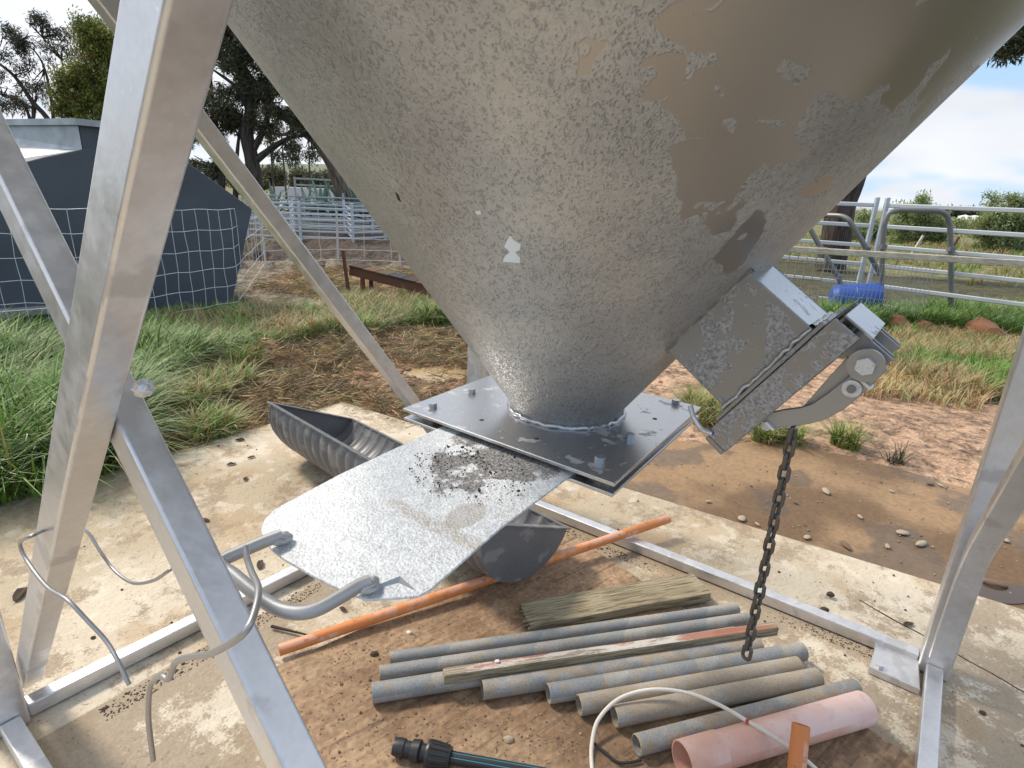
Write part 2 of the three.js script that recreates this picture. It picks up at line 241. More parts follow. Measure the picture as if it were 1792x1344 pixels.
{ // slide gate: gritty pale coating, darker residue where the feed lay (uv 0..1 over the plate)
  const S = 1024;
  const ii = (x, y) => (Math.floor(y * 2.26) % N) * N + x;
  const dark = (u, v, i) => { const a = (u - 0.55) / 0.36, b = (v - 0.60) / 0.22; return sst(0.15, -0.25, a * a + b * b - 1 + 2.6 * (nB[i] - 0.5) + 0.8 * (nMid[i] - 0.5)); };
  const map = texData(S, S, (x, y) => { const i = ii(x, y), u = x / S, v = y / S, d = dark(u, v, i); let g = 0.72 + 0.42 * (nFine[i] - 0.5) + 0.2 * (nMid[i] - 0.5); let c = [g * 0.95, g, g * 1.04]; if (nFine[(i + 150 * N) % (N * N)] > 0.74) c = mix3(c, [0.25, 0.25, 0.25], 0.45); c = mix3(c, mix3([0.19, 0.185, 0.18], [0.42, 0.42, 0.42], sst(0.45, 0.75, nFine[i])), d); const band = sst(0.012, 0, Math.abs(v - 0.24 - 0.03 * (nB[i] - 0.5)) - 0.02 * nMid[i]) * sst(0.3, 0.5, u); c = mix3(c, [0.36, 0.29, 0.19], 0.6 * band * sst(0.35, 0.6, nFine[i])); const cir = Math.hypot((u - 0.78) / 0.075, (v - 0.30) / 0.05); c = mix3(c, [0.40, 0.37, 0.33], 0.55 * sst(1.15, 0.9, cir)); return c; }, true);
  const rm = texData(S, S, (x, y) => { const i = ii(x, y), d = dark(x / S, y / S, i); return [0, 0.5 + 0.3 * nFine[i] + 0.15 * d, 0.35 - 0.25 * d]; });
  const bm = texData(S, S, (x, y) => { const i = ii(x, y), d = dark(x / S, y / S, i); const v = 0.2 + (0.5 + 0.3 * d) * nFine[i] + 0.2 * nMid[i]; return [v, v, v]; });
  M.gate = std({ map, roughnessMap: rm, metalnessMap: rm, bumpMap: bm, bumpScale: 0.003, roughness: 1, metalness: 1 });
}
{ const map = texData(512, 512, (x, y) => { const i = y * 2 * N + x * 2; let c = mix3([0.62, 0.20, 0.055], [0.76, 0.30, 0.10], nA[i]); c = mix3(c, [0.72, 0.42, 0.30], 0.7 * sst(0.54, 0.66, nB[i])); c = mix3(c, [0.25, 0.12, 0.06], 0.5 * sst(0.68, 0.78, nMid[i])); return c; }, true);
  M.orange = std({ map: rep(map, 1.5), roughness: 0.5 });
  const pk = texData(512, 512, (x, y) => { const i = y * 2 * N + x * 2; let c = mix3([0.70, 0.40, 0.30], [0.80, 0.58, 0.52], sst(0.35, 0.65, nA[i])); c = mix3(c, [0.50, 0.33, 0.22], 0.22 * sst(0.6, 0.75, nMid[i])); return c; }, true);
  M.pink = std({ map: rep(pk, 1.5), roughness: 0.55 }); }
M.troughOut = std({ color: new THREE.Color().setRGB(0.165, 0.17, 0.18), roughness: 0.42, metalness: 0.0 });
{ const map = texData(512, 512, (x, y) => { const i = y * 2 * N + x * 2; const v = 0.135 + 0.06 * (nA[i] - 0.5) + 0.05 * (nFine[i] - 0.5); let c = [v * 0.96, v * 1.0, v * 1.07]; return mix3(c, [0.34, 0.33, 0.31], 0.4 * sst(0.62, 0.72, nB[i])); }, true); M.troughOut = std({ map: rep(map, 2), roughness: 0.42 }); }
M.wire = std({ color: new THREE.Color().setRGB(0.42, 0.42, 0.43), roughness: 0.45, metalness: 0.8 });
M.lever = std({ color: new THREE.Color().setRGB(0.36, 0.36, 0.355), roughness: 0.42, metalness: 0.75 });
M.rod = std({ color: new THREE.Color().setRGB(0.44, 0.445, 0.45), roughness: 0.5, metalness: 0.65 });
M.chain = std({ color: new THREE.Color().setRGB(0.16, 0.145, 0.13), roughness: 0.55, metalness: 0.7 });
M.white = std({ color: new THREE.Color().setRGB(0.70, 0.66, 0.57), roughness: 0.55 });
M.black = std({ color: new THREE.Color().setRGB(0.022, 0.023, 0.025), roughness: 0.42 });
M.stripe = std({ color: new THREE.Color().setRGB(0.03, 0.22, 0.30), roughness: 0.5 });
M.rubber = std({ color: new THREE.Color().setRGB(0.03, 0.028, 0.026), roughness: 0.8 });
M.steel = std({ color: new THREE.Color().setRGB(0.62, 0.68, 0.72), roughness: 0.5, metalness: 0.2 });
M.panel = std({ color: new THREE.Color().setRGB(0.52, 0.56, 0.60), roughness: 0.45, metalness: 0.35 });
M.tubeDark = std({ color: new THREE.Color().setRGB(0.20, 0.205, 0.205), roughness: 0.45, metalness: 0.4 });
{ const map = texData(512, 512, (x, y) => { const i = y * 2 * N + x * 2; const v = 0.075 + 0.03 * (nA[i] - 0.5) + 0.03 * (nB[i] - 0.5); return [v * 0.78, v * 0.98, v * 1.28]; }, true); M.feeder = std({ map: rep(map, 0.5), roughness: 0.55 });
  const m2 = texData(512, 512, (x, y) => { const i = y * 2 * N + x * 2; const v = 0.40 + 0.5 * (nB[i] - 0.5) + 0.3 * (nA[i] - 0.5); return [v * 0.9, v * 1.0, v * 1.06]; }, true); M.feederLight = std({ map: rep(m2, 0.6), roughness: 0.5, metalness: 0.35 }); }
M.rust = std({ color: new THREE.Color().setRGB(0.13, 0.06, 0.035), roughness: 0.85 });
M.darkwood = std({ color: new THREE.Color().setRGB(0.05, 0.035, 0.025), roughness: 0.9 });
M.blue = std({ color: new THREE.Color().setRGB(0.015, 0.07, 0.34), roughness: 0.45 });
M.clay = std({ color: new THREE.Color().setRGB(0.20, 0.095, 0.05), roughness: 0.95 });
M.stone = std({ color: new THREE.Color().setRGB(0.37, 0.31, 0.23), roughness: 0.9 });
M.clod = std({ color: new THREE.Color().setRGB(0.07, 0.048, 0.033), roughness: 0.95 });
M.water = std({ color: new THREE.Color().setRGB(0.44, 0.32, 0.17), roughness: 0.12 });
{ const map = texData(512, 512, (x, y) => { const i = x * 2 * N + y * 2; const v = nGrain[i]; return mix3([0.06, 0.045, 0.035], [0.26, 0.21, 0.165], sst(0.35, 0.65, v)); }, true); M.bark = std({ map: rep(map, 0.6), roughness: 0.95 });
  const m2 = texData(512, 512, (x, y) => { const i = x * 2 * N + y * 2; return mix3([0.03, 0.022, 0.018], [0.10, 0.075, 0.06], sst(0.35, 0.65, nGrain[i])); }, true); M.barkDark = std({ map: rep(m2, 0.6), roughness: 0.95 }); }
const leafMat = () => new THREE.MeshPhysicalMaterial({ color: 0xffffff, roughness: 0.75, side: THREE.DoubleSide, transmission: 0.32, thickness: 0 });

// ---------------------------------------------------------------- ground
const P_mud = pxPoly([[200, 850], [262, 690], [400, 622], [560, 585], [780, 562], [900, 590], [1010, 640], [1010, 840], [735, 760], [600, 700], [440, 772]]);
const P_grey = pxPoly([[425, 545], [425, 462], [820, 462], [820, 540], [640, 545]]);
const P_straw = pxPoly([[440, 505], [520, 478], [640, 468], [745, 478], [720, 512], [560, 522]]);
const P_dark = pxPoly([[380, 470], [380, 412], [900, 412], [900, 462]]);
const P_yard = pxPoly([[380, 412], [380, 372], [900, 382], [900, 412]]);
const P_pink = pxPoly([[1000, 860], [1010, 640], [1100, 600], [1300, 596], [1560, 640], [1600, 690], [1720, 705], [1950, 720], [2300, 850], [2300, 1300], [1792, 1090]]);
const P_rfence = pxPoly([[1000, 560], [1000, 500], [1380, 470], [1792, 495], [1900, 520], [1900, 560], [1500, 560]]);
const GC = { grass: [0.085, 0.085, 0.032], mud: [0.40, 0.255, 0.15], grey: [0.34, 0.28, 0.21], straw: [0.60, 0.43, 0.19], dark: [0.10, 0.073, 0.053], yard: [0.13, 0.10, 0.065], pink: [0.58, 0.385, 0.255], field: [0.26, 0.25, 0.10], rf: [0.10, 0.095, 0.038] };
function region(x, z) {
  const w = 0.35 * Math.min(1.4, Math.hypot(x, z) / 6), jx = x + w * (fbm3(x * 1.3, 0, z * 1.3, 4) - 0.5) * 2.2, jz = z + w * (fbm3(x * 1.3 + 40, 5, z * 1.3, 4) - 0.5) * 2.2;
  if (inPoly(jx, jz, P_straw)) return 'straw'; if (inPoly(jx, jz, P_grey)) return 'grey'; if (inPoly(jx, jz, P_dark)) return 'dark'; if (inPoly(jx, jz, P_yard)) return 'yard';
  if (inPoly(jx, jz, P_mud)) return 'mud'; if (inPoly(jx, jz, P_pink)) return 'pink'; if (inPoly(jx, jz, P_rfence)) return 'rf';
  if (-z > 24 || (x > 9 && -z > 12)) return 'field';
  return 'grass';
}
const slabK = gnd(600, 703), slabR = gnd(1792, 1066).sub(slabK), slabL = gnd(0, 882).sub(slabK);
const slabPts = [slabK, slabK.clone().addScaledVector(slabR, 1.5), slabK.clone().addScaledVector(slabR, 1.5).addScaledVector(slabL, 3.2), slabK.clone().addScaledVector(slabL, 3.2)].map(p => [p.x, p.z]);
const PUD = [[748, 606, 0.17, 0.20], [545, 630, 0.15, 0.14], [752, 632, 0.2, 0.12], [770, 660, 0.34, 0.20], [640, 638, 0.11, 0.1]].map(p => { const c = gnd(p[0], p[1]); return [c.x, c.z, p[2], p[3], p[0]]; });
function hgt(x, z) {
  const r = Math.hypot(x, z); let h = -0.022;
  const out = (() => { const ux = slabR.clone().setY(0).normalize(), uz = slabL.clone().setY(0).normalize(), d = V(x - slabK.x, 0, z - slabK.z); const a = d.dot(ux), b = d.dot(uz); return Math.max(-a, -b); })();   // > 0 outside the slab
  const edge = sst(0.0, 0.5, out);
  const lumps = fbm3(x * 2.2, 1.3, z * 2.2, 4) - 0.45, fine = fbm3(x * 9, 3.3, z * 9, 3) - 0.5;
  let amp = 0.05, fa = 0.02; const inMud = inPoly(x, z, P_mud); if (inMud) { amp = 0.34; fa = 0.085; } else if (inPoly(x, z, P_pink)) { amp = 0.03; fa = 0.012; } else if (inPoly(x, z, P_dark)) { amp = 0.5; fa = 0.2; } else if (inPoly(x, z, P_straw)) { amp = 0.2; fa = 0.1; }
  h += edge * (amp * Math.max(-0.1, lumps) + fa * fine); if (r > 40) h += 0.0;
  for (const [cx, cz, a, b, sd] of PUD) { const dx = (x - cx) / a, dz = (z - cz) / b, t = Math.hypot(dx, dz); if (t < 2.4) { const e = t * (0.75 + 0.6 * fbm3(x * 6 + sd, 1, z * 6, 3)); h = lerp(Math.min(h, 0.0), h, sst(0.75, 1.35, e)); if (e > 1.08 && e < 2.2) h = Math.max(h, 0.03); } }
  if (-z > 60) h += 0.0022 * (-z - 60) * sst(30, -60, x) * 1.0;
  return h;
}
{
  const axis = (lo, a, b, hi, step, k) => { const s = []; for (let v = a; v <= b; v += step) s.push(v); let st = step, v = a; while (v > lo) { st *= k; v -= st; s.unshift(v); } st = step; v = s[s.length - 1]; while (v < hi) { st *= k; v += st; s.push(v); } return s; };
  const xs = axis(-900, -5.5, 6, 900, 0.05, 1.09), zs = axis(-1600, -9, -1.5, 60, 0.05, 1.07), P = [], C = [], I = [], UV = [];
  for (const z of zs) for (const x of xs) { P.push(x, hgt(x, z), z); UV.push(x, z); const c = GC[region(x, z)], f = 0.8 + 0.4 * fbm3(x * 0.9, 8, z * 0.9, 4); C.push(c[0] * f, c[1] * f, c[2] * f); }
  const nx = xs.length; for (let j = 0; j < zs.length - 1; j++) for (let i = 0; i < nx - 1; i++) { const a = j * nx + i; I.push(a, a + nx, a + 1, a + 1, a + nx, a + nx + 1); }
  const g = new THREE.BufferGeometry(); g.setAttribute('position', new THREE.Float32BufferAttribute(P, 3)); g.setAttribute('color', new THREE.Float32BufferAttribute(C, 3)); g.setAttribute('uv', new THREE.Float32BufferAttribute(UV, 2)); g.setIndex(I); g.computeVertexNormals();
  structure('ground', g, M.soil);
}
{ // concrete slab with a saw-cut joint: two pours
  const mk = pts => { const s = new THREE.Shape(pts.map(p => new THREE.Vector2(p[0], -p[1]))); const g = new THREE.ExtrudeGeometry(s, { depth: 0.1, bevelEnabled: true, bevelThickness: 0.006, bevelSize: 0.006, bevelOffset: -0.006, bevelSegments: 2 }); g.rotateX(-Math.PI / 2); g.translate(0, -0.106, 0); const p = g.attributes.position, u = g.attributes.uv, [X0, Z0, T] = M.slabUV; for (let i = 0; i < p.count; i++) u.setXY(i, (p.getX(i) - X0) / T, (p.getZ(i) - Z0) / T); return g; };
  const c0 = gnd(1525, 1062), c1 = gnd(1792, 1212), dir = c1.clone().sub(c0).normalize();
  const A = slabPts;
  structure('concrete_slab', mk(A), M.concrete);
  // hairline crack: a groove lined with dirt
  const pts = []; srand(5); for (let k = 0; k <= 16; k++) pts.push(c0.clone().addScaledVector(dir, k * 0.075 - 0.05).add(V(rr(-0.006, 0.006), 0.0005, rr(-0.006, 0.006))));
  const g = []; for (let k = 0; k < pts.length - 1; k++) g.push(beamG(pts[k], pts[k + 1], rr(0.003, 0.007), 0.004, V(-dir.z, 0, dir.x), 0.001));
  structure('slab_crack', merge(g), M.clod);
}
{ // wet earth beside the slab
  const pl = [[900, 800], [1010, 760], [1080, 752], [1180, 768], [1270, 778], [1330, 770], [1400, 776], [1480, 796], [1590, 822], [1680, 850], [1792, 872], [1950, 905], [2150, 960], [2150, 1190], [1792, 1066], [1500, 976], [1080, 848]].map(p => gnd(p[0], p[1]));
  const s = new THREE.Shape(); const q = []; srand(8);
  for (let i = 0; i < pl.length; i++) { const a = pl[i], b = pl[(i + 1) % pl.length]; const n = Math.max(1, Math.round(a.distanceTo(b) / 0.08)); for (let k = 0; k < n; k++) { const t = k / n; q.push(new THREE.Vector2(lerp(a.x, b.x, t) + (i < 13 ? rr(-0.02, 0.02) : 0), -(lerp(a.z, b.z, t) + (i < 13 ? rr(-0.02, 0.02) : 0)))); } }
  const g = new THREE.ShapeGeometry(new THREE.Shape(q)); g.rotateX(-Math.PI / 2); g.translate(0, -0.006, 0); structure('wet_earth', metric(g), M.wet);
}
// puddles lying in hollows of the mud
for (const [cx, cz, a, b, seed] of PUD) {
  const q = []; for (let k = 0; k < 40; k++) { const t = k / 40 * 6.283; q.push(new THREE.Vector2(cx + a * 1.5 * Math.cos(t), -cz + b * 1.5 * Math.sin(t))); }
  const g = new THREE.ShapeGeometry(new THREE.Shape(q)); g.rotateX(-Math.PI / 2); g.translate(0, 0.020, 0); structure('puddle', g, M.water);
}
{ const c = gnd(1735, 1030), q = []; for (let k = 0; k < 40; k++) { const t = k / 40 * 6.283, f = 0.6 + 0.8 * n3(3 + Math.cos(t) * 2, 2, Math.sin(t) * 2); q.push(new THREE.Vector2(c.x + 0.20 * f * Math.cos(t), -c.z + 0.09 * f * Math.sin(t))); } const g = new THREE.ShapeGeometry(new THREE.Shape(q)); g.rotateX(-Math.PI / 2); g.translate(0, -0.002, 0.02); structure('puddle', g, std({ color: new THREE.Color().setRGB(0.07, 0.05, 0.035), roughness: 0.05 })); }
// hills far behind the yards
{ const g = new THREE.PlaneGeometry(900, 1, 160, 6), p = g.attributes.position; for (let i = 0; i < p.count; i++) { const x = p.getX(i), t = p.getY(i) + 0.5; p.setXYZ(i, x - 380, -2 + Math.sin(Math.min(1, t * 1.1) * 1.57) * (14 + 34 * fbm3(x * 0.006 + 4, 1, 2, 4)), -900 - t * 260); } g.computeVertexNormals(); structure('hills', g, std({ color: new THREE.Color().setRGB(0.16, 0.19, 0.12), roughness: 1 })); }

// ---------------------------------------------------------------- feed silo
const silo = thing('feed_silo', 'silver galvanised cone-bottom feed silo standing on a braced steel frame', 'silo', SO);
silo.rotation.y = -TH;
const CR0 = 0.1675, CK = 0.744, coneR = h => CR0 + CK * (h - 0.99), CAMLOC = toLoc(V(0, CAMH, 0)), PHC = Math.atan2(CAMLOC.z, CAMLOC.x);
const CSPAN = 220 * Math.PI / 180;
function conePx(x, y) {                                 // where a photo pixel meets the cone: [u, v]
  const r = ray(x, y), d = V(r.dot(E1), r.y, r.dot(E2)).normalize(), o = CAMLOC;
  for (let t = 0.2; t < 3; t += 0.002) { const p = o.clone().addScaledVector(d, t); if (p.y > 0.9 && Math.hypot(p.x, p.z) < coneR(p.y)) { let a = Math.atan2(p.z, p.x) - PHC; while (a > Math.PI) a -= 2 * Math.PI; while (a < -Math.PI) a += 2 * Math.PI; return [0.5 + a / CSPAN, (p.y - 0.95) / 1.6]; } }
  return [0.5, 0.5];
}
{
  const w = 2048, h = 2048, toUV = l => l.map(p => conePx(p[0], p[1]));
  const S = [[[1165, 0], [1740, 0], [1640, 120], [1545, 215], [1525, 165], [1420, 165], [1400, 215], [1440, 250], [1330, 275], [1300, 320], [1330, 345], [1280, 400], [1205, 385], [1180, 320], [1160, 250], [1215, 225], [1165, 165], [1205, 110], [1165, 60]], [[1020, 42], [1068, 40], [1068, 88], [1022, 95]], [[1120, 92], [1180, 85], [1195, 140], [1130, 150]], [[1395, 350], [1440, 305], [1475, 290], [1410, 365]], [[1248, 445], [1330, 368], [1348, 392], [1300, 460]], [[1600, 180], [1690, 80], [1700, 100], [1580, 235]]].map(toUV);
  const top = conePx(1165, 0)[1], isl = [[1352, 205, 20], [1338, 306, 22], [1250, 348, 17], [1270, 150, 14], [1290, 208, 8], [1236, 222, 8], [1240, 32, 10]].map(p => { const c = conePx(p[0], p[1]), e = conePx(p[0] + p[2], p[1]); return [c[0], c[1], Math.abs(e[0] - c[0])]; });
  const chip = toUV([[882, 432], [893, 412], [899, 420], [912, 428], [910, 438], [902, 442], [911, 452], [910, 461], [880, 458], [884, 449], [893, 441]]), chip2 = toUV([[832, 370], [842, 369], [843, 376], [835, 376]]), hole = toUV([[692, 336], [698, 340], [703, 355], [697, 350]]);
  const smooth = new Float32Array(w * h), fl = new Float32Array(w * h), fn = new Float32Array(w * h), bg = new Float32Array(w * h);
  for (let j = 0; j < h; j++) { const y = 0.95 + 1.6 * j / h, r = coneR(y); for (let i = 0; i < w; i++) {
    const a = PHC + (i / w - 0.5) * CSPAN, X = r * Math.cos(a), Z = r * Math.sin(a), k = j * w + i;
    const fine = n3(X * 210, y * 210, Z * 210) * 0.55 + n3(X * 430, y * 430, Z * 430) * 0.45; fn[k] = fine;
    const wx = 5 * n3(X * 60, y * 60, Z * 60), wz = 5 * n3(X * 60 + 7, y * 60, Z * 60), st = 0.66 * n3(X * 560 + wx, y * 380 + wz, Z * 560 + wz) + 0.34 * n3(X * 150 + 3, y * 150, Z * 150); fl[k] = st;
    bg[k] = fbm3(X * 4.1 + 3, y * 4.1, Z * 4.1, 5);
    {
      const m = fbm3(X * 14, y * 14, Z * 14, 4) - 0.5, u = i / w + m * 0.036, v = j / h + (fbm3(X * 14 + 50, y * 14, Z * 14, 4) - 0.5) * 0.05; let s = 0;
      for (const P of S) if (inPoly(u, v, P)) { s = 1; break; }
      if (v > top && i / w < 0.45) s = 1;
      for (const q of isl) if (Math.hypot(u - q[0], (v - q[1]) * 1.9) < q[2] * (0.75 + 1.2 * (n3(X * 60, y * 60, Z * 60) - 0.2))) s = 0;
      if (s && fbm3(X * 24 + 9, y * 24, Z * 24, 3) > 0.72) s = 0;
      smooth[k] = s;
      if (inPoly(i / w, j / h, chip) || inPoly(i / w, j / h, chip2)) smooth[k] = 2; else if (inPoly(i / w, j / h, hole)) smooth[k] = 3;
    }
  } }
  const map = texData(w, h, (x, y, i) => { const s = smooth[i]; if (s === 2) return [0.72, 0.77, 0.79]; if (s === 3) return [0.05, 0.04, 0.03];
    if (s === 1) { const v = 0.44 + 0.10 * (bg[i] - 0.5); return [v * 1.03, v * 0.97, v * 0.90]; }
    let v = 0.445 + 0.42 * (bg[i] - 0.5) + 0.15 * (fn[i] - 0.5); let c = [v * 1.0, v * 0.99, v * 0.965]; c = mix3(c, [0.15, 0.145, 0.14], 0.44 * sst(0.57, 0.72, fl[i])); c = mix3(c, [0.62, 0.58, 0.50], 0.5 * sst(0.60, 0.72, bg[i]) * sst(0.4, 0.6, fn[i])); if (fn[i] > 0.90) c = [0.66, 0.66, 0.64]; return c; }, true);
  const rm = texData(w, h, (x, y, i) => smooth[i] === 1 ? [0, 0.34 + 0.12 * (bg[i] - 0.5), 0.86] : smooth[i] === 2 ? [0, 0.3, 0.5] : [0, 0.50 + 0.3 * (fn[i] - 0.5), 0.52]);
  const bm = texData(w, h, (x, y, i) => { const v = smooth[i] === 1 ? 0.3 : smooth[i] === 2 ? 0.2 : smooth[i] === 3 ? 0 : 0.42 + 0.35 * (fn[i] - 0.5) - 0.30 * sst(0.57, 0.72, fl[i]) + 0.25 * (bg[i] - 0.5); return [v, v, v]; });
  for (const t of [map, rm, bm]) { t.wrapT = THREE.ClampToEdgeWrapping; t.wrapS = THREE.MirroredRepeatWrapping; }
  M.cone = std({ map, roughnessMap: rm, metalnessMap: rm, bumpMap: bm, bumpScale: 0.003, roughness: 1, metalness: 1 });
  // cone skin
  const seg = 192, rows = 40, P = [], UV = [], I = [], hs = [0.952]; for (let k = 1; k <= rows; k++) hs.push(lerp(0.978, 2.445, (k - 1) / (rows - 1)));
  for (const y of hs) for (let k = 0; k <= seg; k++) { const a = PHC + (k / seg - 0.5) * 2 * Math.PI; let r = y < 0.97 ? 0.152 : Math.max(coneR(y), 0.1545); r *= 1 + 0.0025 * (n3(Math.cos(a) * 3 * r + 7, y * 4, Math.sin(a) * 3 * r) - 0.5); P.push(r * Math.cos(a), y, r * Math.sin(a)); UV.push(0.5 + (k / seg - 0.5) * 2 * Math.PI / CSPAN, Math.min(0.999, Math.max(0.001, (y - 0.95) / 1.6))); }
  for (let j = 0; j < hs.length - 1; j++) for (let k = 0; k < seg; k++) { const a = j * (seg + 1) + k; I.push(a, a + seg + 1, a + 1, a + 1, a + seg + 1, a + seg + 2); }
  const g = new THREE.BufferGeometry(); g.setAttribute('position', new THREE.Float32BufferAttribute(P, 3)); g.setAttribute('uv', new THREE.Float32BufferAttribute(UV, 2)); g.setIndex(I); g.computeVertexNormals();
  const cone = part('hopper_cone', g, M.cone, silo); M.cone.side = THREE.DoubleSide;
  // ragged weld bead where the cone meets the flange
  const wp = []; srand(31); for (let k = 0; k < 90; k++) { const a = k / 90 * 6.2832, r = 0.1555 + rr(-0.0022, 0.0028); wp.push(V(r * Math.cos(a), 0.9555 + rr(-0.0015, 0.002), r * Math.sin(a))); }
  part('weld_bead', curveG(wp, 0.0062, 360, 7, true), M.plate, silo);
  const br = new THREE.CylinderGeometry(1.25, 1.25, 2.6, 96, 1, true); br.translate(0, 2.445 + 1.3, 0); part('barrel', br, M.galv, silo);
  const rf = new THREE.ConeGeometry(1.3, 0.55, 96, 1, true); rf.translate(0, 5.05 + 0.27, 0); part('roof', rf, M.galv, silo);
}
// flange pair under the cone
{
  const hx = 0.30, hz = 0.315, ox = 0.0, oz = 0.0, c = [[-hx + ox, -hz + oz], [hx + ox, -hz + oz], [hx + ox, hz + oz], [-hx + ox, hz + oz]];
  // corners from the photograph
  const y1 = 0.952, q = [[705, 714], [1075, 846], [1227, 712]].map(p => locPx(p[0], p[1], 'y', y1)); const q4 = q[0].clone().add(q[2]).sub(q[1]);
  const pts = [q[0], q[1], q[2], q4].map(p => [p.x, p.z]);
  const t = part('top_flange', polyPlate(pts, 0.009, 0.0015), M.plate, silo); t.position.y = y1;
  const cx = (q[0].x + q[2].x) / 2, cz = (q[0].z + q[2].z) / 2, sc = pts.map(p => [cx + (p[0] - cx) * 0.995, cz + (p[1] - cz) * 0.995]);
  const b = part('bottom_flange', polyPlate(sc, 0.008, 0.0015), M.plate, silo); b.position.y = y1 - 0.026;
  // packer strips leaving the slot for the gate
  for (const s of [0, 1]) { const a = s ? q[1] : q[0], d = s ? q[2] : q4, inn = s ? -0.05 : 0.05; part('packer_strip', boxG(0.04, 0.0165, 0.5, a.x + inn, y1 - 0.0175, (a.z + d.z) / 2), M.galv, silo); }
  for (const [px, py] of [[757, 710], [825, 685], [1102, 764], [1050, 804], [1183, 704]]) { const p = locPx(px, py, 'y', y1 + 0.005); const g = new THREE.CylinderGeometry(0.0118, 0.012, 0.013, 6); g.translate(p.x, y1 + 0.0065, p.z); part('bolt', creased(g), M.plate, silo); }
  for (const [px, py] of [[843, 735], [939, 768], [1146, 733]]) { const p = locPx(px, py, 'y', y1); const g = new THREE.CylinderGeometry(0.0062, 0.0062, 0.003, 16); g.translate(p.x, y1 - 0.001, p.z); part('bolt_hole', g, M.clod, silo); }
}
// slide gate pulled half out, sloping down a little
{
  const gt = new THREE.Group(); gt.name = 'slide_gate'; silo.add(gt);
  const gy = z => 0.9435 - 0.1 * Math.max(-0.05, z - 0.30);
  const out = [[-0.188, -0.10], [0.196, -0.10], [0.205, 0.55], [0.213, 0.735], [0.208, 0.757], [0.190, 0.772], [0.145, 0.806], [0.10, 0.815], [0.03, 0.822], [-0.05, 0.826], [-0.09, 0.824], [-0.125, 0.818], [-0.155, 0.805], [-0.177, 0.785], [-0.188, 0.755], [-0.190, 0.6]];
  // dense grid clipped to the outline so the plate can curl
  const s = new THREE.Shape(out.map(p => new THREE.Vector2(p[0], -p[1])));
  const gg = new THREE.ExtrudeGeometry(s, { depth: 0.003, bevelEnabled: true, bevelThickness: 0.001, bevelSize: 0.001, bevelSegments: 1, curveSegments: 4 }); gg.rotateX(-Math.PI / 2); gg.translate(0, -0.003, 0);
  const p = gg.attributes.position, uv = gg.attributes.uv;
  for (let i = 0; i < p.count; i++) { const x = p.getX(i), z = p.getZ(i); uv.setXY(i, (x + 0.2) / 0.42, (0.84 - z) / 0.95); p.setY(i, p.getY(i) + gy(z) + (z > 0.76 ? -0.10 * (z - 0.76) : 0)); }
  gg.computeVertexNormals(); const plate = part('gate_plate', creased(gg, 0.3), M.gate, gt);
  // bent-down lip at the corner
  const lq = (x, y, dy) => { const z0 = locPx(x, y, 'y', 0.89); return locPx(x, y, 'y', gy(z0.z) + dy); };
  const L0 = lq(630, 1036, -0.002), L1 = lq(700, 1008, 0.006), L2 = lq(737, 1041, -0.002), L3 = lq(690, 1043, -0.016);
  { const g = new THREE.BufferGeometry(); const tri = [L0, L3, L1, L1, L3, L2]; g.setAttribute('position', new THREE.Float32BufferAttribute(tri.flatMap(v => [v.x, v.y, v.z]), 3)); g.computeVertexNormals(); part('bent_corner', metric(g), std({ color: new THREE.Color().setRGB(0.42, 0.42, 0.41), roughness: 0.5, metalness: 0.5, side: THREE.DoubleSide }), gt); }
  const hp = (x, y) => { const z0 = locPx(x, y, 'y', 0.90); return locPx(x, y, 'y', gy(z0.z) + 0.013); };
  const prong = [[493, 936], [462, 948], [420, 966], [398, 976], [386, 984], [390, 994], [408, 1006], [440, 1033], [472, 1057], [500, 1069], [530, 1072], [560, 1064], [600, 1042], [628, 1025], [648, 1017]].map(q => hp(q[0], q[1]));
  const h = part('handle', curveG(prong, 0.0112, 120, 12), M.rod, gt);
  for (const q of [prong[0], prong[prong.length - 1]]) { const g = new THREE.IcosahedronGeometry(0.0145, 3), w = g.attributes.position; for (let i = 0; i < w.count; i++) { const f = 0.75 + 0.5 * n3(w.getX(i) * 120 + q.x * 9, w.getY(i) * 120, w.getZ(i) * 120); w.setXYZ(i, w.getX(i) * f * 1.1, w.getY(i) * f * 0.7, w.getZ(i) * f * 1.35); } g.computeVertexNormals(); g.translate(q.x, q.y - 0.006, q.z + 0.002); part('weld', g, M.rod, gt); }
  // grain residue and litter lying on the gate
  const ig = new THREE.IcosahedronGeometry(1, 0), im = new THREE.InstancedMesh(ig, M.rubber, 320); srand(41); const m4 = new THREE.Matrix4(), qq = new THREE.Quaternion();
  for (let k = 0; k < 320; k++) { const a = rr(0, 6.283), r = Math.sqrt(rnd()); let x = 0.03 + 0.15 * r * Math.cos(a), z = 0.43 + 0.11 * r * Math.sin(a); if (k < 40) { x = rr(-0.05, 0.02); z = rr(0.36, 0.40); } const sc = rr(0.0008, 0.0021) * (k % 23 === 0 ? 2 : 1); qq.setFromEuler(new THREE.Euler(rr(0, 6), rr(0, 6), 0)); m4.compose(V(x, gy(z) + 0.002, z), qq, V(sc * 1.4, sc * 0.8, sc)); im.setMatrixAt(k, m4); }
  im.name = 'feed_crumbs'; im.userData.kind = 'stuff'; sh(im); gt.add(im);
}
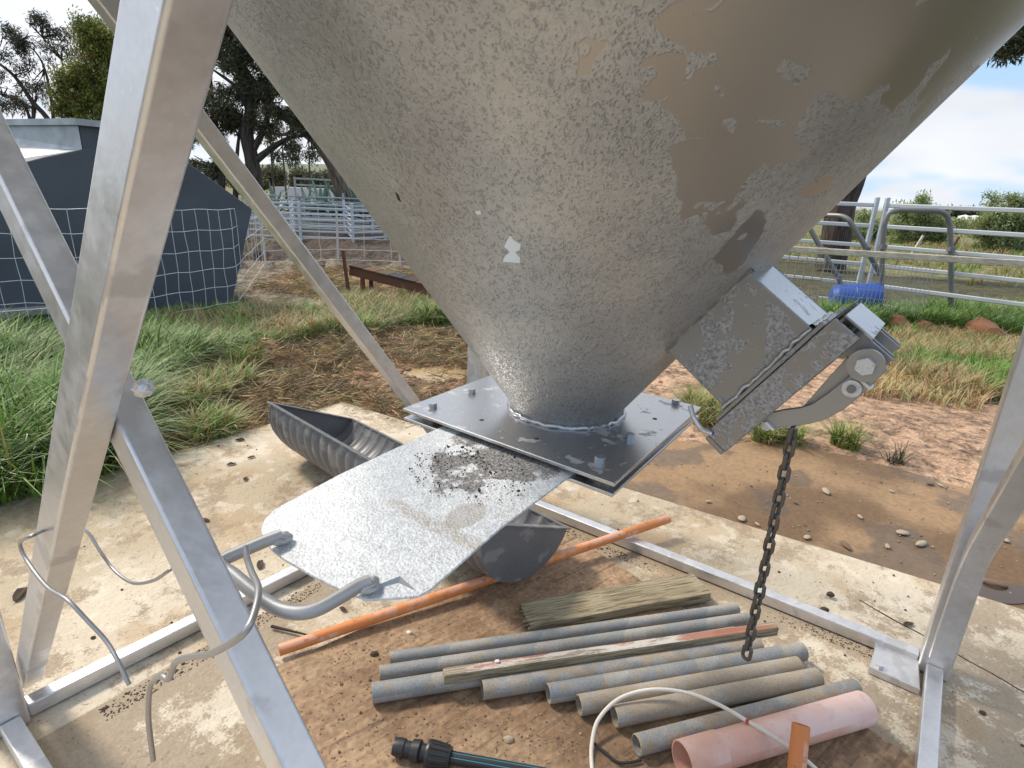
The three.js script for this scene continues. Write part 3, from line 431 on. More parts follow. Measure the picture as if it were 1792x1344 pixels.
// side chute: square spout welded to the cone with a latched door
{
  const ch = new THREE.Group(); ch.name = 'side_chute'; silo.add(ch);
  // frame: s up along the cone, o outwards and down, w across (local z)
  const S = V(0.57, 0.8216, 0).normalize(), Ou = V(0.8216, -0.57, 0).normalize(), C0 = V(0.512, 1.188, 0.005);
  const at = (s, o, w) => C0.clone().addScaledVector(S, s).addScaledVector(Ou, o).add(V(0, 0, w));
  const basis = new THREE.Matrix4().makeBasis(S, Ou, V(0, 0, -1));
  const put = (g, s, o, w) => { g.applyMatrix4(basis.clone().setPosition(at(s, o, w))); return g; };
  const bx = (ds, d_o, dw, s, o, w, r = 0.003) => put(metric(new RoundedBoxGeometry(ds, d_o, dw, 2, r), 1, rnd(), rnd()), s, o, w);
  const hs = 0.117, hw = 0.095, T = 0.005, len = 0.24;
  part('spout_side', bx(2 * hs, len, T, 0, -len / 2, hw - T / 2), M.flake, ch); part('spout_side', bx(2 * hs, len, T, 0, -len / 2, -hw + T / 2), M.flake, ch);
  part('spout_top', bx(T, len, 2 * hw - 2 * T - 0.001, hs - T / 2 - 0.001, -len / 2, 0), M.plate, ch); part('spout_bottom', bx(T, len, 2 * hw - 2 * T - 0.001, -hs + T / 2 + 0.001, -len / 2, 0), M.flake, ch);
  // mouth flange: four bars
  part('mouth_flange', merge([bx(2 * hs + 0.05, 0.01, 0.02, 0, 0.005, hw + 0.0105), bx(2 * hs + 0.05, 0.01, 0.02, 0, 0.005, -hw - 0.0105), bx(0.024, 0.0098, 2 * hw, hs + 0.0125, 0.005, 0), bx(0.024, 0.0098, 2 * hw, -hs - 0.0125, 0.005, 0)]), M.flake, ch);
  // lumpy weld along the mouth
  const weld = (a, b, n, r) => { const p = []; for (let k = 0; k <= n; k++) p.push(a.clone().lerp(b, k / n).add(V(rr(-1, 1) * 0.0022, rr(-1, 1) * 0.0022, rr(-1, 1) * 0.001))); return curveG(p, r, n * 3, 7); };
  srand(51); part('weld', weld(at(-hs, -0.004, hw + 0.003), at(hs, -0.004, hw + 0.003), 22, 0.0062), M.plate, ch); part('weld', weld(at(hs + 0.002, -0.003, hw), at(hs + 0.002, -0.003, -hw), 14, 0.0062), M.plate, ch);
  const onCone = (w, k) => { const h = 1.19 + k * 0.193, r = coneR(h), z = w; return V(Math.sqrt(r * r - z * z), h, z); };
  { const p = []; for (let k = 0; k <= 16; k++) p.push(onCone(hw + 0.002, k / 16).add(V(rr(-1, 1) * 0.002, rr(-1, 1) * 0.002, -0.002))); part('weld', curveG(p, 0.0065, 48, 7), M.flake, ch); }
  // side channels (angle: web + outer lip)
  for (const sg of [1, -1]) { part('side_channel', merge([bx(0.338, 0.055, 0.006, -0.006, 0.0378, sg * (hw + 0.024)), bx(0.330, 0.006, 0.024, -0.006, 0.063, sg * (hw + 0.0085))]), M.flake, ch); }
  part('end_lug', bx(0.012, 0.046, 0.03, -0.182, 0.041, hw + 0.009), M.flake, ch);
  part('cover_plate', bx(0.006, 0.062, 0.185, 0.170, 0.050, 0.0, 0.0015), M.plate, ch);
  part('cover_support', bx(0.05, 0.006, 0.17, 0.142, 0.022, 0), M.flake, ch);
  part('sliding_door', bx(0.29, 0.006, 0.19, -0.01, 0.05, 0), M.flake, ch);
  part('pull_ring', curveG([at(-0.165, 0.02, hw + 0.03), at(-0.172, 0.0, hw + 0.034), at(-0.168, -0.03, hw + 0.03), at(-0.160, -0.052, hw + 0.02)], 0.0055, 24, 8), M.galv, ch);
  // hinge lugs, pin and roller
  for (const w of [0.075, 0.05, -0.05, -0.075]) part('hinge_lug', bx(0.05, 0.075, 0.006, 0.140, 0.092, w, 0.0015), M.lever, ch);
  const pin = rodG(at(0.136, 0.106, 0.112), at(0.136, 0.106, -0.10), 0.011, 0.011, 16); part('pin', pin, M.galv, ch);
  const ringAt = (s, o, w, R, th, name, mat) => { const g = new THREE.CylinderGeometry(R, R, th, 28); g.rotateX(Math.PI / 2); return part(name, put(creased(g), s, o, w), mat, ch); };
  const ro = ringAt(0.134, 0.106, hw + 0.012, 0.030, 0.012, 'washer', M.lever);
  { const g = new THREE.CylinderGeometry(0.0165, 0.0165, 0.012, 6); g.rotateX(Math.PI / 2); const b = part('bolt_head', put(creased(g), 0.134, 0.106, hw + 0.023), M.galv, ro); }
  // lever: bent flat bar along the front of the door
  const Z = hw + 0.0;
  const lv = [at(0.150, 0.120, Z), at(0.10, 0.122, Z), at(0.05, 0.123, Z), at(0.012, 0.118, Z), at(-0.012, 0.108, Z), at(-0.04, 0.090, Z), at(-0.078, 0.068, Z)];
  part('lever', sweepG(lv, 0.012, 0.036, V(0, 0, 1), null, [0.03, 0.038, 0.040, 0.036, 0.034, 0.034, 0.03]), M.lever, ch);
  part('lever_strap', sweepG([at(0.118, 0.088, Z - 0.014), at(0.05, 0.098, Z - 0.014), at(0.0, 0.106, Z - 0.014)], 0.010, 0.024, V(0, 0, 1)), M.lever, ch);
  { const nb = ringAt(0.088, 0.122, hw + 0.0105, 0.016, 0.009, 'nut', M.galv); const n2 = ringAt(0.088, 0.122, hw + 0.0165, 0.0075, 0.006, 'bolt_end', M.tubeDark); part('stop_lug', bx(0.006, 0.032, 0.03, 0.108, 0.128, hw - 0.004, 0.001), M.galv, ch); part('stop_lug', bx(0.006, 0.022, 0.022, -0.072, 0.082, hw + 0.003, 0.001), M.galv, ch); const n3b = ringAt(-0.078, 0.078, hw + 0.009, 0.009, 0.006, 'bolt_end', M.galv); }
  const eye = new THREE.TorusGeometry(0.012, 0.004, 8, 20); const ep = toLoc(V(0, 0, 0)); const cp = locPx(1388, 742, 'z', Z); eye.rotateY(0.6); eye.translate(cp.x, cp.y + 0.004, cp.z); part('chain_eye', eye, M.galv, ch);
}
// frame: legs, braces and base rails. Frame centre sits a little off the cone axis
const FX = 0.015, FZ = 0.088, FA = 0.99;
const legAt = { rear: [-FA + FX - 0.055, -FA + FZ + 0.04], right: [FA + FX, -FA + FZ], left: [-FA + FX - 0.13, FA + FZ + 0.03], near: [FA + FX, FA + FZ] };
{
  srand(61); const LW = 0.09;
  for (const k of Object.keys(legAt)) { const [x, z] = legAt[k]; part('leg', beamG(V(x, 0.004, z), V(x, 3.2, z), LW, LW, V(1, 0, 0), 0.008), M.galv, silo); }
  const foot = (k, y) => V(legAt[k][0], y, legAt[k][1]);
  // X brace between left and near legs: one whole tube, the other cut and welded to it
  const zb = 0.94 + FZ, BW = 0.069, BH = 0.05, xc = FX - 0.112, yc = 1.279;
  const on = (dx, sg) => V(xc + dx, yc + (sg > 0 ? 1.114 : -1.035) * dx, zb);
  part('brace', beamG(on(-1.08, 1), on(1.04, 1), BH, BW, V(0, 0, 1), 0.006), M.galv, silo);
  const onB = x => V(FX + x, 0.932 - 1.035 * x, 0.889 + FZ);
  part('brace', beamG(onB(-1.07), onB(0.93), BH * 0.98, BW * 0.90, V(0, 0, 1), 0.006), M.galv, silo);
  { const p = on(0.035, 1).add(V(0.026, -0.075, -0.024)); const g = new THREE.IcosahedronGeometry(0.012, 2), q = g.attributes.position; for (let i = 0; i < q.count; i++) { const f = 0.8 + 0.5 * n3(q.getX(i) * 200, q.getY(i) * 200, q.getZ(i) * 200); q.setXYZ(i, q.getX(i) * f + p.x, q.getY(i) * f + p.y, q.getZ(i) * f + p.z); } g.computeVertexNormals(); part('weld', g, M.galv, silo); }
  // single brace between left and rear legs
  const c0 = locPx(183, 0, 'x', -0.945 + FX), c1 = locPx(716, 697, 'x', -0.945 + FX), cd = c1.clone().sub(c0);
  part('brace', beamG(c0.clone().addScaledVector(cd, -0.45), c1.clone().addScaledVector(cd, 0.30), 0.05, 0.05, V(1, 0, 0), 0.006), M.galv, silo);
  // bent brace on the right leg, pressed against its face then rising to the near leg
  const xr = FA + FX + 0.004, zf = legAt.right[1] + 0.046;
  const bp = []; const path = [[0.035, 0.10], [0.035, 0.25], [0.036, 0.36], [0.042, 0.43], [0.06, 0.50], [0.10, 0.57], [0.30, 0.815], [0.8, 1.42], [1.8, 2.62]]; for (const [dz, y] of path) bp.push(V(xr, y, zf + dz - 0.008));
  part('brace', sweepG(bp, 0.062, 0.062, V(1, 0, 0), [0.064, 0.064, 0.064, 0.063, 0.062, 0.062, 0.062, 0.062, 0.062], [0.03, 0.032, 0.036, 0.042, 0.048, 0.05, 0.05, 0.05, 0.05]), M.galv, silo);
  // base rails
  const RW = 0.048, rail = (a, b) => { const A = foot(a, 0.0275), B = foot(b, 0.0275), d = B.clone().sub(A).normalize(); A.addScaledVector(d, LW / 2 + 0.002); B.addScaledVector(d, -LW / 2 - 0.002); part('base_rail', beamG(A, B, RW, 0.045, V(d.z, 0, -d.x), 0.005), M.galv, silo); };
  rail('rear', 'left'); rail('rear', 'right'); rail('right', 'near'); rail('left', 'near');
  // foot plate at the right leg
  const q = [[1531, 1130], [1519, 1174], [1608, 1213], [1606, 1163]].map(p => locPx(p[0], p[1], 'y', 0.012)).map(p => [p.x, p.z]);
  const fp = part('foot_plate', polyPlate(q, 0.028, 0.003), M.galv, silo); fp.position.y = 0.030;
  const bpz = locPx(1537, 1172, 'y', 0.02), g = new THREE.CylinderGeometry(0.014, 0.014, 0.016, 6); g.translate(bpz.x, 0.037, bpz.z); part('anchor_bolt', creased(g), M.galv, silo);
}

// ---------------------------------------------------------------- chain hanging from the chute lever
{
  const tl = locPx(1388, 752, 'z', 0.095), top = SO.clone().addScaledVector(E1, tl.x).addScaledVector(E2, tl.z).setY(tl.y);
  const bot = (() => { const r = ray(1300, 1152), hr = Math.hypot(r.x, r.z), ht = Math.hypot(top.x, top.z); return CAMH + r.y * ht / hr; })();
  const c = thing('hanging_chain', 'dark steel link chain hanging from the chute latch over the pipes', 'chain', top);
  const pitch = 0.0282, n = Math.round((top.y - bot) / pitch);
  const cp = []; for (let k = 0; k < 24; k++) { const t = k / 24 * 6.2832, s = Math.sin(t), co = Math.cos(t); cp.push(V(co * 0.0088, (s > 0 ? 1 : -1) * 0.0084 + s * 0.0088, 0)); }
  const lg = curveG(cp, 0.0043, 32, 7, true); srand(71);
  for (let k = 0; k < n; k++) { const m = part('link', lg, M.chain, c); m.position.set(rr(-0.0006, 0.0006), -k * pitch - 0.012, rr(-0.0006, 0.0006)); m.rotation.y = 0.55 + (k % 2) * Math.PI / 2 + rr(-0.18, 0.18); m.rotation.z = rr(-0.05, 0.05); }
}

// ---------------------------------------------------------------- things on the slab
// plywood sheet
{
  const a = gnd(1000, 935, 0.014), b = gnd(485, 1165, 0.014), e = gnd(1563, 1325, 0.014), u = b.clone().sub(a).normalize(), l = a.distanceTo(b) + 0.06, v = V(-u.z, 0, u.x); if (v.dot(e.clone().sub(a)) < 0) v.negate();
  const W = 1.65, pts = [a, a.clone().addScaledVector(u, l), a.clone().addScaledVector(u, l).addScaledVector(v, W), a.clone().addScaledVector(v, W)], c = pts[0].clone().add(pts[2]).multiplyScalar(0.5);
  const g = new RoundedBoxGeometry(l, 0.012, W, 1, 0.002); const m = solo('plywood_sheet', metric(g), M.ply, 'dirty brown plywood sheet lying on the slab under the pipes', 'plywood'); m.position.set(c.x, 0.0075, c.z); m.rotation.y = Math.atan2(-u.z, u.x);
}
// galvanised pipes laid side by side
const pipeList = [
  [[682, 1152], [1290, 1065], 0.0215, M.pipeClean, 'thin grey galvanised pipe next to the thick weathered plank'],
  [[664, 1179], [1308, 1084], 0.0245, M.pipeClean, 'long grey galvanised pipe between thin pipe and painted batten'],
  [[651, 1213], [1288, 1112], 0.030, M.pipeClean, 'grey galvanised pipe running underneath the flaking painted batten'],
  [[844, 1207], [1328, 1130], 0.030, M.pipeMix, 'tan-stained galvanised pipe just past the painted batten'],
  [[959, 1214], [1405, 1140], 0.030, M.pipeClean, 'bluish galvanised pipe directly below the hanging chain end'],
  [[1013, 1234], [1397, 1165], 0.030, M.pipeDirty, 'rust-dirty pipe with a clogged mouth beside the bluish pipe'],
  [[1075, 1254], [1431, 1186], 0.031, M.pipeDirty, 'short thick dirty brown pipe crossed by the white hose'],
  [[1114, 1304], [1497, 1204], 0.029, M.pipeMix, 'dull grey dirty pipe lying alongside the pink plastic pipe']];
for (const [a, b, r, m, lab] of pipeList) { const A = gnd(a[0], a[1], r + 0.014), B = gnd(b[0], b[1], r + 0.014); solo('steel_pipe', pipeG(A, B, r, 0.0035), m, lab, 'pipe', 'metal pipes laid in a row on the plywood'); }
{ const A = gnd(1194, 1332, 0.066), B = gnd(1513, 1239, 0.062); const t = thing('plastic_pipe', 'wide pale pink plastic pipe with a flared socket end', 'pipe'); const d = B.clone().sub(A).normalize(), S = A.clone().addScaledVector(d, 0.12); part('socket', pipeG(A, S, 0.0515, 0.0045, 40), M.pink, t); part('barrel', pipeG(S.clone().addScaledVector(d, -0.004), B, 0.0485, 0.004, 40), M.pink, t); }
{ const A = gnd(488, 1138, 0.034), B = gnd(1170, 908, 0.085); solo('conduit', pipeG(A, B, 0.0195, 0.002), M.orange, 'long thin orange plastic conduit lying across the base rail', 'conduit'); }
{ // orange pipe offcut standing against the pink pipe
  const T = gnd(1402, 1268, 0.20), B = gnd(1385, 1440, 0.02); solo('conduit', pipeG(B, T, 0.0225, 0.002), M.orange, 'short orange plastic conduit leaning over the pink pipe', 'conduit'); }
{ // thick weathered plank
  const q = [[912, 1054], [1209, 1003], [1246, 1038], [918, 1098]].map(p => gnd(p[0], p[1], 0.05)); const u = q[1].clone().sub(q[0]), c = q[0].clone().add(q[1]).add(q[2]).add(q[3]).multiplyScalar(0.25), L = (q[0].distanceTo(q[1]) + q[3].distanceTo(q[2])) / 2, n = u.clone().normalize(), v = V(-n.z, 0, n.x), Wd = Math.abs(q[3].clone().sub(q[0]).dot(v) + q[2].clone().sub(q[1]).dot(v)) / 2;
  const g = new THREE.BoxGeometry(0.12, 0.036, 0.64, 24, 6, 90); g.scale(Wd / 0.12, 1, L / 0.64); const p = g.attributes.position, uv = g.attributes.uv;
  for (let i = 0; i < p.count; i++) { const x = p.getX(i), y = p.getY(i), z = p.getZ(i), t = z / L; const end = sst(0.42, 0.5, -t); const k = n3(x * 90, y * 90, 1) - 0.5, gr = n3(x * 55 + y * 40, 3.1, z * 4) - 0.5; p.setXYZ(i, x + end * 0.01 * k + 0.004 * (n3(z * 9, 2, Math.sign(x) * 4) - 0.5), y + 0.0014 * gr - end * 0.008 * (0.3 + n3(x * 120, 5, 2)), z + (Math.abs(t) > 0.49 ? (t < 0 ? 0.05 : 0.008) * (k + 0.3) : 0)); }
  g.computeVertexNormals(); for (let i = 0; i < p.count; i++) uv.setXY(i, p.getX(i) + p.getY(i) * 1.0, p.getZ(i)); const m = solo('wooden_plank', g, M.timber, 'thick short weathered plank with a rotten splintered end', 'plank'); m.position.set(c.x, 0.033, c.z); m.rotation.y = Math.atan2(n.x, n.z);
}
{ // painted batten across pipes: bare timber with a paint skin on its top face
  const A = gnd(776, 1184, 0.078), B = gnd(1357, 1100, 0.076), sd = V(0, 1, 0).cross(B.clone().sub(A)).normalize(), t = thing('wooden_batten', 'narrow wooden batten with flaking white and red paint lying on pipes', 'batten');
  part('timber', beamG(A, B, 0.032, 0.034, sd, 0.002), M.timber, t);
  const up = V(0, 0.0176, 0), g = beamG(A.clone().add(up).lerp(B, 0.004), B.clone().add(up).lerp(A, 0.004), 0.030, 0.0016, sd, 0.0005), d = B.clone().sub(A), L2 = d.lengthSq(), p = g.attributes.position, uv = g.attributes.uv;
  for (let i = 0; i < p.count; i++) { const v = V().fromBufferAttribute(p, i).sub(A); uv.setXY(i, v.dot(sd) * 6 + 0.3, v.dot(d) / L2 * 0.98 + 0.01); } part('paint_layer', g, M.batten, t); }
{ // white hose
  const pts = [[1046, 1420, 0.01], [1036, 1345, 0.012], [1036, 1300, 0.03], [1048, 1258, 0.06], [1085, 1222, 0.09], [1140, 1207, 0.105], [1200, 1212, 0.105], [1255, 1232, 0.11], [1308, 1262, 0.115], [1360, 1294, 0.115], [1410, 1330, 0.10], [1450, 1370, 0.06], [1480, 1420, 0.02]].map(p => gnd(p[0], p[1], p[2]));
  const t = thing('white_hose', 'thin white plastic hose arching over the dirty pipes', 'hose'); part('tubing', curveG(pts, 0.0058, 140, 10), M.white, t);
  const g = curveG([pts[8].clone().lerp(pts[9], -0.05), pts[8].clone().lerp(pts[9], 0.06)], 0.0064, 4, 10); part('red_band', g, std({ color: new THREE.Color().setRGB(0.5, 0.07, 0.05), roughness: 0.5 }), t);
}
{ // black irrigation fitting with striped poly pipe
  const t = thing('irrigation_pipe', 'black poly pipe with ribbed compression coupling on the plywood', 'pipe fitting');
  const P = (x, y) => gnd(x, y, 0.040), a = P(690, 1306), b = P(790, 1326), d = P(1010, 1366), ax = b.clone().sub(a).normalize(), L = a.distanceTo(b);
  part('poly_pipe', rodG(b.clone().addScaledVector(ax, -0.02), d, 0.0165, 0.0165, 20), M.black, t);
  const prof = [[0.016, 0], [0.022, 0.0], [0.024, 0.012], [0.024, 0.03], [0.020, 0.034], [0.020, 0.05], [0.027, 0.053], [0.029, 0.075], [0.021, 0.08], [0.021, 0.093], [0.033, 0.097], [0.035, 0.104], [0.033, 0.112], [0.031, 0.125], [0.029, 0.15], [0.026, 0.165], [0.018, 0.167]].map(p => new THREE.Vector2(p[0], p[1] / 0.167 * L)); const g = new THREE.LatheGeometry(prof, 32); g.applyQuaternion(new THREE.Quaternion().setFromUnitVectors(V(0, 1, 0), ax)); g.translate(a.x, a.y, a.z); part('coupling', creased(g, 0.5), M.black, t);
  const sideV = V().crossVectors(ax, V(0, 1, 0)).normalize();
  for (let k = 0; k < 14; k++) { const an = k / 14 * 6.283, r = V().addScaledVector(sideV, Math.cos(an)).addScaledVector(V().crossVectors(sideV, ax), Math.sin(an)); const s = a.clone().addScaledVector(ax, L * 0.66).addScaledVector(r, 0.033), e = a.clone().addScaledVector(ax, L * 0.94).addScaledVector(r, 0.028); part('grip_rib', rodG(s, e, 0.0032, 0.0026, 6), M.black, t); }
  for (const an of [0.9, 1.7, 2.4]) { const dd = d.clone().sub(b).normalize(), s2 = V().crossVectors(dd, V(0, 1, 0)).normalize(), u2 = V().crossVectors(s2, dd), r = V().addScaledVector(s2, Math.cos(an)).addScaledVector(u2, Math.sin(an)); part('stripe', rodG(b.clone().addScaledVector(r, 0.0158), d.clone().addScaledVector(r, 0.0158), 0.0014, 0.0014, 6), M.stripe, t); }
}
{ const pts = [[1040, 1301], [1060, 1318], [1082, 1334], [1105, 1334], [1122, 1330]].map(p => gnd(p[0], p[1], 0.022)); solo('twig', curveG(pts, 0.0042, 20, 6), M.rubber, 'dark bent twig lying on the plywood inside the white hose loop', 'twig'); }
{ const a = gnd(475, 1096, 0.012), b = gnd(538, 1111, 0.012); solo('twig', rodG(a, b, 0.006, 0.003, 7), M.darkwood, 'straight dark twig on the slab beside the orange conduit end', 'twig'); }
// trough under the gate, rolled to one side
{
  const P1 = V(-1.3105, 0.378, -2.928), az = -0.759, tau = 0.423, w = 0.553, dep = 0.230, L = 1.693;
  const a = V(Math.cos(az), 0.0155, -Math.sin(az)).normalize(), b = V(-Math.sin(az), 0, -Math.cos(az)), up = V(0, 1, 0), cr = b.clone().multiplyScalar(Math.cos(tau)).addScaledVector(up, -Math.sin(tau)), nn = up.clone().multiplyScalar(Math.cos(tau)).addScaledVector(b, Math.sin(tau));
  const t = thing('feed_trough', 'grey half-round corrugated plastic feed trough tipped under the slide gate', 'trough');
  const ctr0 = P1.clone().addScaledVector(cr, w / 2);
  const nl = 220, nc = 28, P = [], I = [], UV = [], thk = 0.005;
  const prof = (u, sgn) => { const f = u / nl, x = f * L, edge = Math.min(1, Math.min(x, L - x) / 0.06); const rib = 0.015 * Math.pow(Math.abs(Math.sin(x / 0.078 * Math.PI)), 0.75) * edge; return rib; };
  for (const layer of [0, 1]) for (let i = 0; i <= nl; i++) for (let j = 0; j <= nc; j++) { const s = j / nc * Math.PI, rib = prof(i) - (layer ? thk : 0), p = ctr0.clone().addScaledVector(a, i / nl * L).addScaledVector(cr, -(w / 2 - 0.02 + rib) * Math.cos(s)).addScaledVector(nn, -(dep - 0.009 + rib) * Math.sin(s)); P.push(p.x, p.y, p.z); UV.push(i / nl * L, s * 0.25); }
  const K = (nl + 1) * (nc + 1); for (let l = 0; l < 2; l++) for (let i = 0; i < nl; i++) for (let j = 0; j < nc; j++) { const q = l * K + i * (nc + 1) + j; if (l) I.push(q, q + 1, q + nc + 1, q + 1, q + nc + 2, q + nc + 1); else I.push(q, q + nc + 1, q + 1, q + 1, q + nc + 1, q + nc + 2); }
  const g = new THREE.BufferGeometry(); g.setAttribute('position', new THREE.Float32BufferAttribute(P, 3)); g.setAttribute('uv', new THREE.Float32BufferAttribute(UV, 2)); g.setIndex(I); g.computeVertexNormals(); M.troughOut.side = THREE.DoubleSide; part('shell', g, M.troughOut, t);
  for (const e of [0, L]) { const s = new THREE.Shape(); for (let j = 0; j <= 32; j++) { const q = j / 32 * Math.PI, x = -(w / 2 - 0.018) * Math.cos(q), y = -(dep - 0.007) * Math.sin(q); j ? s.lineTo(x, y) : s.moveTo(x, y); } const eg = new THREE.ExtrudeGeometry(s, { depth: 0.005, bevelEnabled: true, bevelSize: 0.002, bevelThickness: 0.002, bevelSegments: 2 }); eg.applyMatrix4(new THREE.Matrix4().makeBasis(cr, nn, a).setPosition(ctr0.clone().addScaledVector(a, e ? e - 0.004 : -0.002))); part('end_wall', metric(eg), M.troughOut, t); }
  for (const sg of [-1, 1]) { const st = []; const n = 110; for (let k = 0; k <= n; k++) { const x = k / n * L, o = 0.004 * Math.abs(Math.sin(x / 0.075 * Math.PI)); st.push(ctr0.clone().addScaledVector(a, x).addScaledVector(cr, sg * (w / 2 - 0.006 + o)).addScaledVector(nn, 0.002)); } part('rim', sweepG(st, 0.03, 0.006, cr.clone()), M.troughOut, t); }
  for (const e of [0.004, L - 0.004]) { const A = ctr0.clone().addScaledVector(a, e).addScaledVector(cr, -w / 2).addScaledVector(nn, 0.002), B = ctr0.clone().addScaledVector(a, e).addScaledVector(cr, w / 2).addScaledVector(nn, 0.002); part('rim', beamG(A, B, 0.028, 0.007, a.clone(), 0.002), M.troughOut, t); }
}
// loose wire looped over the braces
{
  const lz = 0.94 + FZ, wp = (x, y, z) => { const l = locPx(x, y, 'z', z); return SO.clone().addScaledVector(E1, l.x).addScaledVector(E2, l.z).setY(l.y); };
  const pts = [wp(296, 998, 0.93), wp(268, 1016, 0.93), wp(232, 1020, 0.93), wp(200, 998, 0.93), wp(175, 964, 0.935), wp(152, 930, 0.94), wp(122, 914, 0.96), wp(92, 922, 1.02), wp(60, 936, 1.075), wp(36, 948, 1.085), wp(40, 968, 1.085), wp(60, 1000, 1.085), wp(86, 1030, 1.085), wp(118, 1050, 1.08), wp(152, 1085, 1.07), wp(186, 1122, 1.06), wp(208, 1160, 1.06), wp(226, 1198, 1.06)];
  pts.unshift(wp(345, 960, 0.84), wp(322, 980, 0.88)); solo('loose_wire', curveG(pts, 0.0034, 160, 8), M.wire, 'bent grey wire looped loosely around the steel brace foot', 'wire');
  const q = [wp(430, 958, 1.0), wp(432, 975, 1.01), wp(440, 1000, 1.03), wp(452, 1030, 1.05), wp(446, 1070, 1.07), wp(430, 1104, 1.085), wp(400, 1128, 1.09), wp(362, 1146, 1.09), wp(330, 1150, 1.09), wp(308, 1158, 1.09), wp(300, 1176, 1.09), wp(294, 1189, 1.09), wp(284, 1183, 1.09), wp(272, 1188, 1.09), wp(262, 1205, 1.09), wp(260, 1260, 1.09), wp(268, 1330, 1.09)];
  solo('loose_wire', curveG(q, 0.0036, 170, 8), M.wire, 'shiny grey wire with a kink tied from the gate handle', 'wire');
}

// ---------------------------------------------------------------- grass, straw and litter (uncountable)
function bladeG(len, wid, bend, lean, az, seg = 4) {
  const P = [], I = []; for (let k = 0; k <= seg; k++) { const t = k / seg, out = lean * t + bend * t * t, y = len * Math.sqrt(Math.max(0.02, t * t - out * out * 0.35)) , w = wid * (1 - Math.pow(t, 1.6)) * 0.5 + 0.0002, cx = Math.cos(az), cz = Math.sin(az), x = cx * out * len, z = cz * out * len; P.push(x - cz * w, t === 0 ? 0 : y, z + cx * w, x + cz * w, t === 0 ? 0 : y, z - cx * w); if (k < seg) { const a = k * 2; I.push(a, a + 1, a + 2, a + 1, a + 3, a + 2); } }
  const g = new THREE.BufferGeometry(); g.setAttribute('position', new THREE.Float32BufferAttribute(P, 3)); g.setIndex(I); g.computeVertexNormals(); return g;
}
function tuftG(n, h, spread, bend, wid) { const l = []; for (let k = 0; k < n; k++) { const az = rr(0, 6.283), g = bladeG(h * rr(0.55, 1.1), wid * rr(0.7, 1.3), bend * rr(0.4, 1.3), rr(0.02, 0.3), az); g.translate(Math.cos(az * 3.1) * spread * rnd(), 0, Math.sin(az * 3.1) * spread * rnd()); l.push(g); } return merge(l); }
function inFrame(p, m = 120) { const v = p.clone().sub(V(0, CAMH, 0)), c = V(v.dot(V(rgtA.x, -grav.x, -fwdA.x)), v.dot(V(rgtA.y, -grav.y, -fwdA.y)), v.dot(V(rgtA.z, -grav.z, -fwdA.z))); if (c.z < 0.1) return false; const x = 896 + FPX * c.x / c.z, y = 672 + FPX * c.y / c.z; return x > -m && x < 1792 + m && y > -m && y < 1344 + m; }
function scatter(name, label, category, geo, mat, polys, count, hsFn, colFn, opt = {}) {
  const M4 = [], C = [], q = new THREE.Quaternion(), e = new THREE.Euler();
  for (const [poly, share] of polys) {
    const xs = poly.map(p => p[0]), zs = poly.map(p => p[1]), x0 = Math.min(...xs), x1 = Math.max(...xs), z0 = Math.min(...zs), z1 = Math.max(...zs); let n = Math.round(count * share), tries = 0;
    while (n > 0 && tries++ < count * 60) { const x = rr(x0, x1), z = rr(z0, z1); if (!inPoly(x, z, poly)) continue; if (opt.clump && n3(x * opt.clump + 9, 4, z * opt.clump) + 0.35 * rnd() < 0.55) continue; if (!opt.onSlab && inPoly(x, z, slabPts)) continue; const s = hsFn(x, z), y = hgt(x, z); e.set(opt.flat ? rr(-1.5, 1.5) : rr(-0.12, 0.12), rr(0, 6.283), opt.flat ? rr(1.2, 1.6) : rr(-0.12, 0.12), 'YXZ'); q.setFromEuler(e); M4.push(new THREE.Matrix4().compose(V(x, y + (opt.lift || 0), z), q, V(s, s * rr(0.8, 1.2), s))); C.push(colFn(x, z)); n--; }
  }
  const im = new THREE.InstancedMesh(geo, mat, M4.length); M4.forEach((m, i) => { im.setMatrixAt(i, m); im.setColorAt(i, C[i]); }); im.name = numbered(name); tag(im, label, category, null, 'stuff'); sh(im); scene.add(im); return im;
}
const col = (r, g, b) => new THREE.Color().setRGB(r, g, b);
const grassMat = new THREE.MeshPhysicalMaterial({ color: 0xffffff, roughness: 0.6, side: THREE.DoubleSide, transmission: 0.30, thickness: 0 });
const strawMat = std({ color: 0xffffff, roughness: 0.7, side: THREE.DoubleSide });
srand(101);
const tuftTall = tuftG(11, 0.40, 0.07, 0.8, 0.017), tuftTall2 = tuftG(12, 0.38, 0.09, 1.15, 0.012), tuftMid = tuftG(13, 0.25, 0.06, 0.85, 0.011), tuftDry = tuftG(12, 0.20, 0.07, 1.0, 0.0075), tuftLow = tuftG(10, 0.12, 0.05, 0.9, 0.006);
const green = (x, z) => { const t = n3(x * 1.7, 3, z * 1.7), k = rnd(); const c = mix3([0.05, 0.15, 0.018], [0.30, 0.47, 0.07], Math.min(1, Math.max(0, 0.4 * t + 0.9 * (k - 0.25)))); return k > 0.94 ? col(0.36, 0.31, 0.13) : col(...c); };
const mixed = (x, z) => { const t = n3(x * 2.5 + 5, 3, z * 2.5) + 0.3 * (rnd() - 0.5); return t > 0.47 ? col(0.44 * rr(0.75, 1.2), 0.36 * rr(0.8, 1.15), 0.16) : col(rr(0.12, 0.26), rr(0.24, 0.40), 0.045); };
